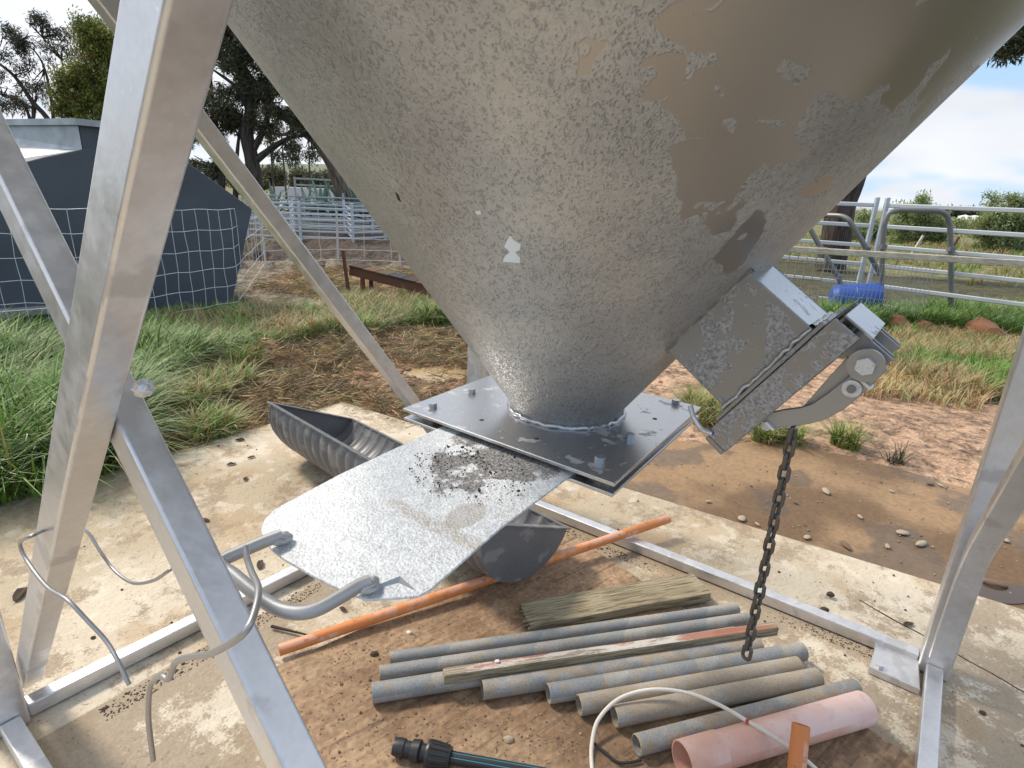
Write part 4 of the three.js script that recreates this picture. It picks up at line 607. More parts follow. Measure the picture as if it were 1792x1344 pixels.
const GP = {
  leftNear: pxPoly([[-160, 905], [-200, 590], [-60, 566], [90, 574], [215, 575], [330, 552], [300, 600], [262, 660], [225, 730], [205, 845], [0, 884]]),
  leftFar: pxPoly([[-200, 590], [-200, 540], [100, 548], [250, 545], [330, 552], [215, 575], [0, 580]]),
  band: pxPoly([[230, 680], [250, 590], [330, 552], [470, 545], [560, 545], [610, 520], [700, 520], [760, 528], [830, 560], [780, 575], [700, 575], [600, 592], [520, 602], [430, 612], [330, 650], [262, 690]]),
  right: pxPoly([[1535, 566], [1560, 545], [1700, 540], [1900, 548], [1900, 700], [1720, 694], [1650, 690], [1570, 655], [1530, 610]]),
  rightBack: pxPoly([[1400, 575], [1440, 545], [1560, 548], [1660, 560], [1800, 570], [1950, 590], [1950, 625], [1700, 590], [1560, 580], [1440, 588]]),
};
const farLow = z => lerp(1, 0.5, sst(3.6, 6.0, -z));
scatter('tall_grass', 'tall broad-bladed green grass growing along the left edge of the slab', 'grass', tuftTall, grassMat, [[GP.leftNear, 0.62], [GP.leftFar, 0.08], [GP.band, 0.5]], 5200, (x, z) => rr(0.45, 1.2) * (0.5 + 0.8 * n3(x * 1.2, 7, z * 1.2)) * farLow(z), green, { clump: 1.3 });
scatter('arching_grass', 'arching thin green grass mixed among the broad blades', 'grass', tuftTall2, grassMat, [[GP.leftNear, 0.62], [GP.leftFar, 0.08], [GP.band, 0.5]], 4200, (x, z) => rr(0.45, 1.15) * (0.5 + 0.8 * n3(x * 1.2, 7, z * 1.2)) * farLow(z), green, { clump: 1.1 });
scatter('short_grass', 'short green and yellow grass beyond the bare earth', 'grass', tuftMid, grassMat, [[pxPoly([[790, 565], [900, 500], [1400, 520], [1330, 590], [1000, 615]]), 0.4], [GP.right, 0.85], [GP.rightBack, 0.5], [GP.leftNear, 0.4], [GP.band, 0.25]], 6500, () => rr(0.45, 1.1), mixed, {});
scatter('rank_grass', 'rank green grass at the foot of the cattle panels', 'grass', tuftTall, grassMat, [[GP.rightBack, 1]], 4200, () => rr(0.5, 1.1), green, { clump: 0.6 });
scatter('dry_grass', 'flattened straw coloured dry grass on the bare earth', 'grass', tuftDry, strawMat, [[GP.right, 1], [pxPoly([[1500, 690], [1560, 640], [1720, 690], [1720, 715]]), 0.12]], 1800, () => rr(0.5, 1.0), () => col(0.52 * rr(0.7, 1.15), 0.41 * rr(0.75, 1.1), 0.19), { clump: 1.5 });
scatter('field_grass', 'dry pasture grass in the paddock beyond the panels', 'grass', tuftMid, grassMat, [[[[6, -13], [22, -13], [42, -34], [14, -34]], 1], [[[-22, -14], [-6, -14], [-8, -26], [-30, -26]], 0.4]], 3000, () => rr(0.7, 1.5), mixed, { clump: 0.4 });
{ // tufts on the mud heap
  const spots = [[404, 668, 0.28], [380, 762, 0.26], [372, 700, 0.16], [430, 640, 0.2], [330, 720, 0.16], [1242, 732, 0.24], [1228, 716, 0.2], [1385, 770, 0.12], [1480, 778, 0.1], [1340, 768, 0.12]];
  const polys = spots.map(([x, y, r]) => { const c = gnd(x, y), q = []; for (let k = 0; k < 10; k++) q.push([c.x + r * 0.7 * Math.cos(k * 0.628), c.z + r * 0.7 * Math.sin(k * 0.628)]); return [q, r / 2.0]; });
  scatter('grass_tufts', 'loose yellow green tufts growing out of the mud', 'grass', tuftMid, grassMat, polys, 420, () => rr(0.45, 1.0), (x, z) => rnd() > 0.35 ? col(rr(0.16, 0.28), rr(0.26, 0.36), 0.05) : col(0.42, 0.34, 0.15), {});
}
{ // straw litter lying on mud and straw patch
  srand(131); const sg = merge([...Array(5)].map(() => { const g = bladeG(rr(0.08, 0.16), 0.0045, rr(-0.3, 0.3), 0.1, rr(0, 6.28), 2); g.rotateX(rr(-0.25, 0.25)); g.translate(rr(-0.05, 0.05), rr(-0.04, 0.04), rr(-0.05, 0.05)); return g; }));
  scatter('straw_litter', 'trampled straw and dead stalks strewn over the mud', 'straw', sg, strawMat, [[P_mud, 1.1], [P_straw, 0.4], [P_grey, 0.25]], 8000, () => rr(0.6, 1.3), (x, z) => { const t = rnd(); return t > 0.55 ? col(0.50 * rr(0.7, 1.1), 0.36 * rr(0.7, 1.1), 0.17) : col(0.2 * rr(0.5, 1), 0.13, 0.07); }, { flat: true, lift: 0.012, clump: 1.1 });
  const cg = new THREE.IcosahedronGeometry(0.03, 1), cp = cg.attributes.position; for (let i = 0; i < cp.count; i++) { const f = 0.7 + 0.7 * n3(cp.getX(i) * 60, cp.getY(i) * 60, cp.getZ(i) * 60); cp.setXYZ(i, cp.getX(i) * f, cp.getY(i) * f * 0.6, cp.getZ(i) * f); } cg.computeVertexNormals();
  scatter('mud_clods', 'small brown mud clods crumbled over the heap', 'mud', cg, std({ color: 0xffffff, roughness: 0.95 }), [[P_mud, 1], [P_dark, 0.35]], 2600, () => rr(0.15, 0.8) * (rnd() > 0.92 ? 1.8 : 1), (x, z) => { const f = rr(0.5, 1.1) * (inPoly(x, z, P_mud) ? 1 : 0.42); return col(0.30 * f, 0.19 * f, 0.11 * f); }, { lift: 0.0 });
  scatter('earth_crumbs', 'small reddish earth crumbs on the dry soil', 'soil', cg, std({ color: 0xffffff, roughness: 0.95 }), [[P_pink, 1]], 1500, () => rr(0.06, 0.34) * (rnd() > 0.95 ? 2.2 : 1), () => { const f = rr(0.5, 1.15); return col(0.40 * f, 0.24 * f, 0.15 * f); }, {});
  scatter('slab_crumbs', 'dark crumbs of dirt scattered over the slab', 'dirt', cg, M.clod, [[slabPts, 1]], 700, () => rr(0.03, 0.17) * (rnd() > 0.93 ? 2 : 1), () => col(1, 1, 1), { onSlab: true, lift: 0.024, clump: 0.8 });
  scatter('wet_pebbles', 'small pale pebbles dotted over the wet earth', 'pebbles', cg, std({ color: 0xffffff, roughness: 0.85 }), [[pxPoly([[1100, 800], [1600, 830], [1850, 880], [1850, 1070], [1400, 940]]), 1]], 170, () => rr(0.05, 0.2), () => { const f = rr(0.3, 1.0); return col(0.42 * f, 0.33 * f, 0.23 * f); }, { lift: 0.016 });
  scatter('plywood_grit', 'fine grit and crumbs scattered over the plywood sheet', 'grit', cg, std({ color: 0xffffff, roughness: 0.95 }), [[pxPoly([[560, 1140], [990, 950], [1040, 975], [1120, 1030], [920, 1040], [900, 1090], [690, 1130], [640, 1240], [830, 1230], [1000, 1260], [1100, 1320], [1120, 1344], [720, 1344], [560, 1344]]), 1]], 520, () => rr(0.02, 0.09) * (rnd() > 0.93 ? 2 : 1), () => { const f = rr(0.25, 1.1); return col(0.36 * f, 0.26 * f, 0.17 * f); }, { onSlab: true, lift: 0.037, clump: 1.5 });
  // dirt swept along the rails
  const strip = (a, b, w) => { const A = gnd(...a), B = gnd(...b), d = B.clone().sub(A).normalize(), n = V(-d.z, 0, d.x).multiplyScalar(w); return [[A.x - n.x, A.z - n.z], [B.x - n.x, B.z - n.z], [B.x + n.x, B.z + n.z], [A.x + n.x, A.z + n.z]]; };
  scatter('rail_dirt', 'dark dirt gathered along the inner side of the base rails', 'dirt', cg, M.clod, [[strip([180, 1252], [560, 1022], 0.03), 0.5], [strip([960, 922], [1540, 1150], 0.03), 0.5]], 1500, () => rr(0.02, 0.11) * (rnd() > 0.94 ? 2 : 1), () => col(1, 1, 1), { onSlab: true, lift: 0.022, clump: 2.5 });
}
// stones on the wet earth and slab
function rockG(seed, sx, sy, sz) { const g = new THREE.IcosahedronGeometry(1, 2), p = g.attributes.position; for (let i = 0; i < p.count; i++) { const x = p.getX(i), y = p.getY(i), z = p.getZ(i), f = 0.72 + 0.56 * fbm3(x * 1.6 + seed, y * 1.6, z * 1.6, 3); p.setXYZ(i, x * f * sx, y * f * sy, z * f * sz); } g.computeVertexNormals(); return metric(creased(g, 0.5)); }
{ srand(151); const L = [[1445, 860, 14, 'm'], [1580, 933, 11], [1612, 952, 13], [1480, 955, 11], [1553, 957, 8], [1298, 908, 10], [1412, 941, 8], [1628, 847, 9], [1646, 850, 7], [1655, 833, 7], [1680, 986, 9], [1716, 860, 8], [1758, 945, 9], [1505, 905, 6], [1240, 878, 6], [1392, 880, 5], [1560, 860, 5], [1740, 1022, 18], [1325, 918, 6], [1720, 905, 7]];
  L.forEach(([x, y, s], i) => { const p = gnd(x, y, 0.0), k = s / 420; const m = solo('stone', rockG(i * 3.7, k * rr(0.9, 1.5), k * 0.32, k * rr(0.45, 0.8)), i % 4 === 3 || s > 15 ? std({ color: col(0.16, 0.11, 0.075), roughness: 0.9 }) : M.stone, s > 15 ? 'brown stone standing in the puddle beside the slab' : i % 4 === 3 ? 'small brown stone on the wet earth beside the slab' : 'small pale flat stone on the wet earth beside the slab', 'stone', s > 15 ? null : i % 4 === 3 ? 'brown stones on the wet earth' : 'pale stones on the wet earth'); m.position.set(p.x, 0.004, p.z); m.rotation.y = rr(0, 6); });
  for (const [x, y, s, lab] of [[716, 1107, 5, 'white pebble on the plywood near the orange conduit'], [890, 1294, 8, 'grey pebble on the plywood near the black coupling'], [870, 1157, 4, 'white pebble sitting on top of the painted batten'], [655, 1144, 7, 'dark knob of mud on the plywood near the pipe ends'], [1443, 1067, 9, 'dark earth clod on the slab behind the base rail'], [1453, 1040, 8, 'brown flake of mud on the slab behind the base rail']]) { const y0 = lab.includes('batten') ? 0.1 : 0.016, p = gnd(x, y, y0), k = s / 520; const m = solo(lab.includes('pebble') ? 'pebble' : 'mud_clod', rockG(x, k, k * 0.6, k * 0.8), lab.includes('white') ? std({ color: col(0.7, 0.66, 0.6), roughness: 0.8 }) : lab.includes('grey') ? M.stone : M.clod, lab, lab.includes('pebble') ? 'pebble' : 'clod'); m.position.copy(p); }
  // leaf litter on the slab, each a curled dark flake
  for (const [x, y, r] of [[36, 1040, 15], [415, 1012, 9], [360, 910, 8], [440, 800, 8], [405, 812, 9], [455, 988, 11], [430, 838, 8], [545, 905, 6], [940, 1058, 6], [420, 770, 10], [1590, 1092, 8], [600, 1066, 6]]) { const p = gnd(x, y, 0.006), k = r / 450; const g = new THREE.SphereGeometry(1, 12, 8); const q = g.attributes.position; for (let i = 0; i < q.count; i++) q.setXYZ(i, q.getX(i) * k * 1.3, q.getY(i) * k * 0.16 + 0.5 * k * Math.abs(q.getZ(i)) * n3(x + q.getX(i) * 2, 1, q.getZ(i) * 2), q.getZ(i) * k * 0.55); g.computeVertexNormals(); const m = solo('dead_leaf', g, M.clod, 'curled dark dead leaf lying on the concrete slab', 'leaf', 'dead leaves on the slab'); m.position.copy(p); m.rotation.y = rr(0, 6); }
  for (const [x, y, sx, lab] of [[1566, 584, 0.22, 'larger red brown clay clod in grass beside the chute'], [1612, 588, 0.15, 'small red brown clay clod poking from the grass'], [1714, 598, 0.25, 'wide red brown clay clod in grass beside the frame leg'], [1592, 572, 0.1, 'tan clay clod in the grass between two red clods']]) { const p = gnd(x, y); const g = rockG(x * 0.1, sx, sx * 0.75, sx * 0.7); const m = solo('clay_clod', g, M.clay, lab, 'clod'); m.position.set(p.x, 0.09, p.z); m.rotation.y = x; }
}
{ // dark prickly weed on the edge of the wet earth
  srand(161); const p = gnd(1568, 806), l = []; for (let k = 0; k < 46; k++) { const az = rr(0, 6.28), g = bladeG(rr(0.07, 0.17), 0.006, 0.5, rr(0.2, 0.7), az); g.translate(rr(-0.05, 0.05), 0, rr(-0.04, 0.04)); l.push(g); } const m = solo('thistle_weed', merge(l), std({ color: col(0.05, 0.055, 0.03), roughness: 0.8, side: THREE.DoubleSide }), 'dark spiky weed growing beside the wet earth', 'weed'); m.position.set(p.x, -0.02, p.z); }

// ---------------------------------------------------------------- fences and yards
const tubeP = (pts, r, n = 40) => curveG(pts, r, n, 10, false, 0.2);
function yardPanel(name, A, B, hgts, r, label, category, group, mat, postH) {
  const t = thing(name, label, category, A.clone().setY(0), group), b = B.clone().sub(A).setY(0), d = b.clone().normalize();
  for (const h of hgts) part('rail', beamG(V(0, h, 0).addScaledVector(d, r), b.clone().setY(h).addScaledVector(d, -r), r * 1.2, r * 2.2, V(-d.z, 0, d.x), r * 0.45), mat, t);
  const mid = hgts.length > 4 ? [0, 1] : [0, 1]; for (const f of mid) part('post', beamG(b.clone().multiplyScalar(f).setY(-0.03), b.clone().multiplyScalar(f).setY(postH), r * 2.1, r * 2.1, V(1, 0, 0), r * 0.4), mat, t);
  return t;
}
const hzn = x => HC + Math.tan(ROLL * Math.PI / 180) * (x - 896);
const gAt = (x, dist) => { const p = atDist(x, hzn(x), dist); return p.setY(0); };
{ // cattle panels beyond the right-hand grass
  const hg = [0.16, 0.44, 0.73, 1.0, 1.28, 1.57], dAt = x => lerp(9.5, 7.5, (x - 1380) / 450);
  yardPanel('cattle_panel', gAt(1330, dAt(1330)), gAt(1531, dAt(1531)), hg, 0.027, 'silver cattle panel with horizontal rails in front of the dark tree trunk', 'panel', 'cattle panels', M.panel, 1.68);
  yardPanel('cattle_panel', gAt(1549, dAt(1549)), gAt(1960, dAt(1960)), hg, 0.027, 'silver cattle panel with horizontal rails behind the steel hoop', 'panel', 'cattle panels', M.panel, 1.68);
  const hoop = (list, label) => { const t = thing('gate_hoop', label, 'hoop'); part('tube', curveG(list.map(p => atDist(p[0], p[1], p[2])), 0.034, 90, 10, false, 0.25), M.tubeDark, t); const q = atDist(list[1][0], list[1][1], list[1][2]); part('clamp', boxG(0.075, 0.06, 0.075, q.x, q.y, q.z), M.tubeDark, t); const q2 = atDist(list[list.length - 2][0], list[list.length - 2][1], list[list.length - 2][2]); part('clamp', boxG(0.075, 0.06, 0.075, q2.x, q2.y, q2.z), M.tubeDark, t); };
  hoop([[1540, 570, 8.1], [1545, 432, 8.1], [1548, 392, 8.1], [1556, 373, 8.1], [1575, 368, 8.1], [1640, 369, 8.0], [1656, 376, 8.0], [1662, 394, 8.0], [1664, 436, 8.0], [1664, 575, 8.0]], 'upright grey steel hoop with rounded corners tied to the cattle panel');
  hoop([[1497, 560, 8.5], [1467, 486, 8.6], [1440, 440, 8.7], [1418, 400, 8.8], [1424, 384, 8.8], [1444, 377, 8.7], [1472, 378, 8.5], [1487, 387, 8.4], [1517, 436, 8.3], [1540, 480, 8.3]], 'leaning grey steel hoop between the chute and the cattle panel');
  // old timber rail
  solo('timber_rail', beamG(atDist(1350, 434, 8.2), atDist(1850, 465, 7.0), 0.08, 0.06, V(0, 1, 0), 0.01), M.oldrail, 'weathered cream timber rail running in front of the cattle panels', 'rail');
  // welded mesh panels leaning under it
  const mesh = (xa, da, xb, db, h0, h1, nx, ny, label, r, mat) => { const A = gAt(xa, da), B = gAt(xb, db), t = thing('mesh_panel', label, 'mesh panel', A, null), b = B.clone().sub(A); const l = []; for (let k = 0; k <= nx; k++) { const p = b.clone().multiplyScalar(k / nx); part('wire', rodG(p.clone().setY(h0), p.clone().setY(h1), r, r, 5), mat, t); } for (let k = 0; k <= ny; k++) part('wire', rodG(V(0, lerp(h0, h1, k / ny), 0), b.clone().setY(lerp(h0, h1, k / ny)), r, r, 5), mat, t); return t; };
  mesh(1464, 7.9, 1662, 7.4, 0.06, 0.84, 26, 7, 'fine welded wire mesh panel standing in front of the blue drum', 0.0032, std({ color: col(0.36, 0.38, 0.38), roughness: 0.6, metalness: 0.3 }));
  mesh(1366, 8.4, 1462, 8.2, 0.1, 0.98, 6, 4, 'coarse rusty mesh gate panel beside the blue drum', 0.008, std({ color: col(0.34, 0.30, 0.24), roughness: 0.7, metalness: 0.2 }));
}
{ // blue drum on its side
  const a = atDist(1452, 516, 8.35), b = atDist(1546, 512, 8.1), L = a.distanceTo(b), R = 0.235, pr = [[0, 0], [R * 0.6, 0.01], [R * 0.92, 0.05], [R, 0.11], [R * 1.03, 0.14], [R, 0.17], [R, L * 0.5], [R * 1.03, L * 0.52], [R, L * 0.54], [R, L - 0.06], [R * 0.93, L - 0.01], [R * 0.8, L], [0, L - 0.01]].map(p => new THREE.Vector2(p[0], p[1])); const g = new THREE.LatheGeometry(pr, 36); g.applyQuaternion(new THREE.Quaternion().setFromUnitVectors(V(0, 1, 0), b.clone().sub(a).normalize())); g.translate(a.x, R * 0.95, a.z); const t = thing('plastic_drum', 'bright blue plastic drum lying on its side behind the mesh', 'drum'); part('body', creased(g, 0.5), M.blue, t); const bg = rodG(V(b.x, R * 1.5, b.z), V(b.x, R * 1.5, b.z).addScaledVector(b.clone().sub(a).normalize(), 0.02), 0.03, 0.03, 14); part('bung', bg, M.black, t); }
{ // ringlock fence on the left: galvanised mesh on steel posts
  const nodes = [gAt(-180, 5.2), gnd(-20, 572, 0.14).setY(0), gnd(250, 557, 0.14).setY(0), gnd(418, 527, 0.14).setY(0), gnd(466, 472), gnd(592, 467), gnd(700, 470), gnd(880, 474)], H = 1.02;
  const t = thing('wire_fence', 'galvanised ringlock wire fence on steel posts around the yard', 'fence');
  const rows = [0.14, 0.34, 0.55, 0.76, 0.98, 1.2];
  for (let k = 0; k < nodes.length - 1; k++) { const A = nodes[k], B = nodes[k + 1], L = A.distanceTo(B), n = Math.max(3, Math.round(L / 0.16)), far = k > 2; srand(200 + k); const wob = rows.map(() => rr(0, 9));
    const P = (f, h, i) => A.clone().lerp(B, f).add(V(0, h + 0.007 * Math.sin(f * 17 + wob[i % wob.length]), 0));
    rows.forEach((h, i) => { const pts = []; for (let j = 0; j <= n; j++) pts.push(P(j / n, h, i)); part('line_wire', curveG(pts, far ? 0.0036 : 0.0034, n * 2, 4), M.steel, t); });
    const step = far ? 3 : 1; for (let j = 0; j < n; j += step) { const pts = rows.map((h, i) => P(j / n, h, i).add(V(rr(-0.012, 0.012), 0, 0))); part('stay_wire', curveG(pts, far ? 0.0036 : 0.0032, 10, 4), M.steel, t); }
    if (k === 0 || k > 3) { const tilt = rr(-0.08, 0.02); part('post', beamG(A.clone().setY(-0.05), A.clone().add(V(tilt * 1.1, 1.05, 0)), 0.035, 0.035, V(1, 0, 0), 0.006), std({ color: col(0.5, 0.48, 0.44), roughness: 0.7 }), t); } }
}
{ // sheep yard panels in the middle distance
  const hg = n => [...Array(n)].map((_, i) => 0.14 + i * 0.155), grp = 'sheep yard panels';
  const labs = ['row facing the wire fence', 'row in the middle of the yard', 'row next to the agaves'];
  const rowsP = [[[425, 424, 16.2], [520, 0, 16.4], [614, 0, 16.6], [672, 0, 17.6], [760, 0, 19]], [[440, 0, 19.5], [508, 0, 20], [600, 0, 20], [650, 0, 20], [740, 0, 20]], [[420, 0, 24], [530, 0, 24], [600, 0, 24.5], [700, 0, 24.5]]];
  rowsP.forEach((row, i) => { for (let k = 0; k < row.length - 1; k++) yardPanel('sheep_panel', gAt(row[k][0] + 1, row[k][2]), gAt(row[k + 1][0] - 1, row[k + 1][2]), hg(i === 2 ? 7 : 6), 0.022, `silver sheep yard panel in the ${labs[i]}`, 'panel', grp + ', ' + labs[i], M.panel, i === 2 ? 1.25 : 1.08); });
  // crossing panels that link the rows
  yardPanel('sheep_panel', gAt(614, 16.7), gAt(600, 19.9), hg(6), 0.022, 'silver sheep yard panel linking the two yard rows', 'panel', 'linking sheep panels', M.panel, 1.08);
  yardPanel('sheep_panel', gAt(505, 16.5), gAt(510, 19.8), hg(6), 0.022, 'silver sheep yard panel linking the two yard rows', 'panel', 'linking sheep panels', M.panel, 1.08);
  yardPanel('loading_frame', gAt(516, 25.5), gAt(620, 26), [0.5, 1.0, 1.5, 1.75], 0.03, 'tall silver steel loading frame in front of the agaves', 'frame', null, M.panel, 1.8);
}
{ // low ramp of rusty boards
  const t = thing('rusty_ramp', 'low dark ramp of rusty boards with a steel stake beside the fence', 'ramp');
  const A = atDist(612, 474, 8.4), B = atDist(775, 515, 8.0), d = B.clone().sub(A).normalize(), n = V(-d.z, 0, d.x).normalize(); if (n.z > 0) n.negate();
  part('side_beam', beamG(A, B, 0.03, 0.12, n, 0.004), M.rust, t); part('side_beam', beamG(A.clone().addScaledVector(n, 0.24), B.clone().addScaledVector(n, 0.24), 0.03, 0.12, n, 0.004), M.darkwood, t);
  const L = A.distanceTo(B), mats = [M.darkwood, M.rust, std({ color: col(0.09, 0.07, 0.04), roughness: 0.9 }), std({ color: col(0.03, 0.033, 0.045), roughness: 0.8 })]; srand(221);
  for (let k = 0; k < 7; k++) { const c = A.clone().addScaledVector(d, (k + 0.5) / 7 * L).add(V(0, 0.075, 0)); part('board', beamG(c.clone().addScaledVector(n, -0.03), c.clone().addScaledVector(n, 0.27), L / 7 - 0.012, 0.024, d, 0.004), mats[k % 4], t); }
  for (const f of [0.14, 0.9]) for (const s of [0, 0.24]) { const p = A.clone().addScaledVector(d, f * L).addScaledVector(n, s); part('leg', beamG(V(p.x, -0.05, p.z), p.clone().add(V(0, -0.05, 0)), 0.05, 0.05, d, 0.004), M.rust, t); }
  const s0 = atDist(611, 505, 8.25); part('stake', beamG(V(s0.x, -0.05, s0.z), atDist(600, 438, 8.25), 0.045, 0.03, d, 0.004), M.rust, t);
}
// ---------------------------------------------------------------- feeder wagon on the left
{
  const P0 = gnd(255, 546, 0.06), P1 = gnd(405, 528, 0.06), dir = P1.clone().sub(P0).setY(0).normalize(), nrm = V(dir.z, 0, -dir.x); if (nrm.dot(V(0, 0, 0).sub(P0)) < 0) nrm.negate();
  const on = (x, y) => { const r = ray(x, y), t = P0.clone().sub(V(0, CAMH, 0)).dot(nrm) / r.dot(nrm); return V(0, CAMH, 0).addScaledVector(r, t); };
  const org = P0.clone().setY(0), t = thing('feed_wagon', 'dark blue steel feed wagon with a pale lidded top behind the wire fence', 'wagon', org);
  const loc2 = p => { const q = p.clone().sub(org); return new THREE.Vector2(q.dot(dir), p.y); };
  const X = p => loc2(on(p[0], p[1]));
  const sR = X([440, 366]), bR = X([405, 528]), tr = X([330, 287]), tc = X([150, 262]), up0 = X([142, 214]), cxm = (tc.x - 0.55), back = nrm.clone().negate();
  const lidR = new THREE.Vector2(X([200, 210]).x, up0.y);
  const hgtTop = up0.y;
  const prof = new THREE.Shape(); const W0 = tc.x - 0.9;
  const list = [[W0, bR.y - 0.0], [bR.x, bR.y], [sR.x, sR.y], [tr.x, tr.y], [tr.x - 0.35, tr.y + 0.12], [tc.x, tc.y], [W0 + 0.55, tc.y - 0.1], [W0 - 0.35, sR.y + 0.15]];
  list.forEach((p, i) => i ? prof.lineTo(p[0], p[1]) : prof.moveTo(p[0], p[1]));
  const D = 2.3, bas = new THREE.Matrix4().makeBasis(dir, V(0, 1, 0), V().crossVectors(dir, V(0, 1, 0)));
  const zs = V().crossVectors(dir, V(0, 1, 0)).dot(back) > 0 ? 1 : -1;
  const eg = new THREE.ExtrudeGeometry(prof, { depth: D, bevelEnabled: true, bevelSize: 0.008, bevelThickness: 0.008, bevelSegments: 1 }); if (zs < 0) eg.translate(0, 0, -D); eg.applyMatrix4(bas); part('hopper', metric(eg), M.feeder, t);
  const bxl = (x0, x1, y0, y1, z0, z1) => { const g = new RoundedBoxGeometry(x1 - x0, y1 - y0, z1 - z0, 2, 0.01); g.translate((x0 + x1) / 2, (y0 + y1) / 2, zs * (z0 + z1) / 2); g.applyMatrix4(bas); return metric(g); };
  part('upper_bin', bxl(tc.x - 0.02, tr.x - 0.5, tc.y - 0.1, hgtTop, 0.02, D - 0.1), M.feeder, t);
  const lp = (x, y, z) => V(x, y, zs * z).applyMatrix4(bas);
  { // pale sloping bin side and shoulder sheet, facing left: sky light painted in
    const g = new THREE.BufferGeometry(), a = lp(tc.x - 0.03, tc.y, 0.0), b = lp(tc.x - 0.03, up0.y - 0.02, 0.0), c = lp(tc.x - 0.55, up0.y - 0.02, D), d = lp(tc.x - 0.75, tc.y - 0.02, D); g.setAttribute('position', new THREE.Float32BufferAttribute([a, c, b, a, d, c].flatMap(v => [v.x, v.y, v.z]), 3)); g.computeVertexNormals(); M.feederLight.side = THREE.DoubleSide; part('bin_side', metric(g), M.feederLight, t);
    const g2 = new THREE.BufferGeometry(), e = lp(tc.x - 0.9, tc.y - 0.42, 0.0); g2.setAttribute('position', new THREE.Float32BufferAttribute([a, e, d].flatMap(v => [v.x, v.y + 0.004, v.z]), 3)); g2.computeVertexNormals(); part('shoulder_sheet', metric(g2), M.feederLight, t);
  }
  { const a = lp(tc.x - 0.06, hgtTop + 0.03, -0.03), b = lp(tc.x - 0.6, hgtTop + 0.03, D + 0.05), c = lp(tr.x - 0.42, hgtTop + 0.03, -0.03), d = lp(tr.x - 0.42, hgtTop + 0.03, D + 0.05); const g = new THREE.BufferGeometry(); const dn = V(0, -0.06, 0), q = [a, c, d, b], lo = q.map(v => v.clone().add(dn)), tri = []; tri.push(q[0], q[2], q[1], q[0], q[3], q[2]); for (let k = 0; k < 4; k++) { const n = (k + 1) % 4; tri.push(q[k], q[n], lo[n], q[k], lo[n], lo[k]); } g.setAttribute('position', new THREE.Float32BufferAttribute(tri.flatMap(v => [v.x, v.y, v.z]), 3)); g.computeVertexNormals(); part('lid', metric(g), M.feederLight, t); }
  part('drawbar', beamG(lp(W0 - 0.8, 0.28, -0.25), lp(tc.x + 0.1, 0.16, 0.1), 0.09, 0.07, V(0, 0, 1), 0.008), M.galv, t);
  for (const [x, z] of [[bR.x - 0.35, 0.5], [W0 + 0.4, 0.5], [bR.x - 0.35, D - 0.4]]) part('skid', beamG(lp(x, -0.06, z - 0.3), lp(x, bR.y, z - 0.3), 0.1, 0.3, V(1, 0, 0), 0.01), M.black, t);
}

// ---------------------------------------------------------------- trees
function sprigG(n, len, wid, spread, droop) { const l = []; for (let k = 0; k < n; k++) { const P = [-wid / 2, len * 0.4, 0, 0, 0, 0, wid / 2, len * 0.4, 0, 0, len, 0.02 * len]; const g = new THREE.BufferGeometry(); g.setAttribute('position', new THREE.Float32BufferAttribute(P, 3)); g.setIndex([0, 1, 2, 0, 2, 3]); g.computeVertexNormals(); g.rotateX(rr(-1, 1) + droop); g.rotateY(rr(0, 6.28)); g.rotateZ(rr(-0.8, 0.8)); g.translate(rr(-1, 1) * spread, rr(-1, 1) * spread, rr(-1, 1) * spread); l.push(g); } return merge(l); }
srand(301);
const sprigEuc = sprigG(22, 0.15, 0.034, 0.17, 2.2), sprigDense = sprigG(16, 0.11, 0.035, 0.12, 0.8), lMat = leafMat();
function limbG(pts, r0, r1) { const cv = new THREE.CatmullRomCurve3(pts), n = Math.max(8, pts.length * 5), seg = 9, P = [], I = [], UV = []; const fr = cv.computeFrenetFrames(n, false); let L = cv.getLength(); for (let i = 0; i <= n; i++) { const p = cv.getPointAt(i / n), r = lerp(r0, r1, i / n) * (1 + 0.16 * (n3(p.x * 3, p.y * 3, p.z * 3) - 0.5)); for (let k = 0; k <= seg; k++) { const a = k / seg * 6.2832, q = p.clone().addScaledVector(fr.normals[i], r * Math.cos(a)).addScaledVector(fr.binormals[i], r * Math.sin(a)); P.push(q.x, q.y, q.z); UV.push(k / seg * 6.28 * r0, i / n * L); } } for (let i = 0; i < n; i++) for (let k = 0; k < seg; k++) { const a = i * (seg + 1) + k; I.push(a, a + 1, a + seg + 1, a + 1, a + seg + 2, a + seg + 1); } const g = new THREE.BufferGeometry(); g.setAttribute('position', new THREE.Float32BufferAttribute(P, 3)); g.setAttribute('uv', new THREE.Float32BufferAttribute(UV, 2)); g.setIndex(I); g.computeVertexNormals(); return g.toNonIndexed(); }
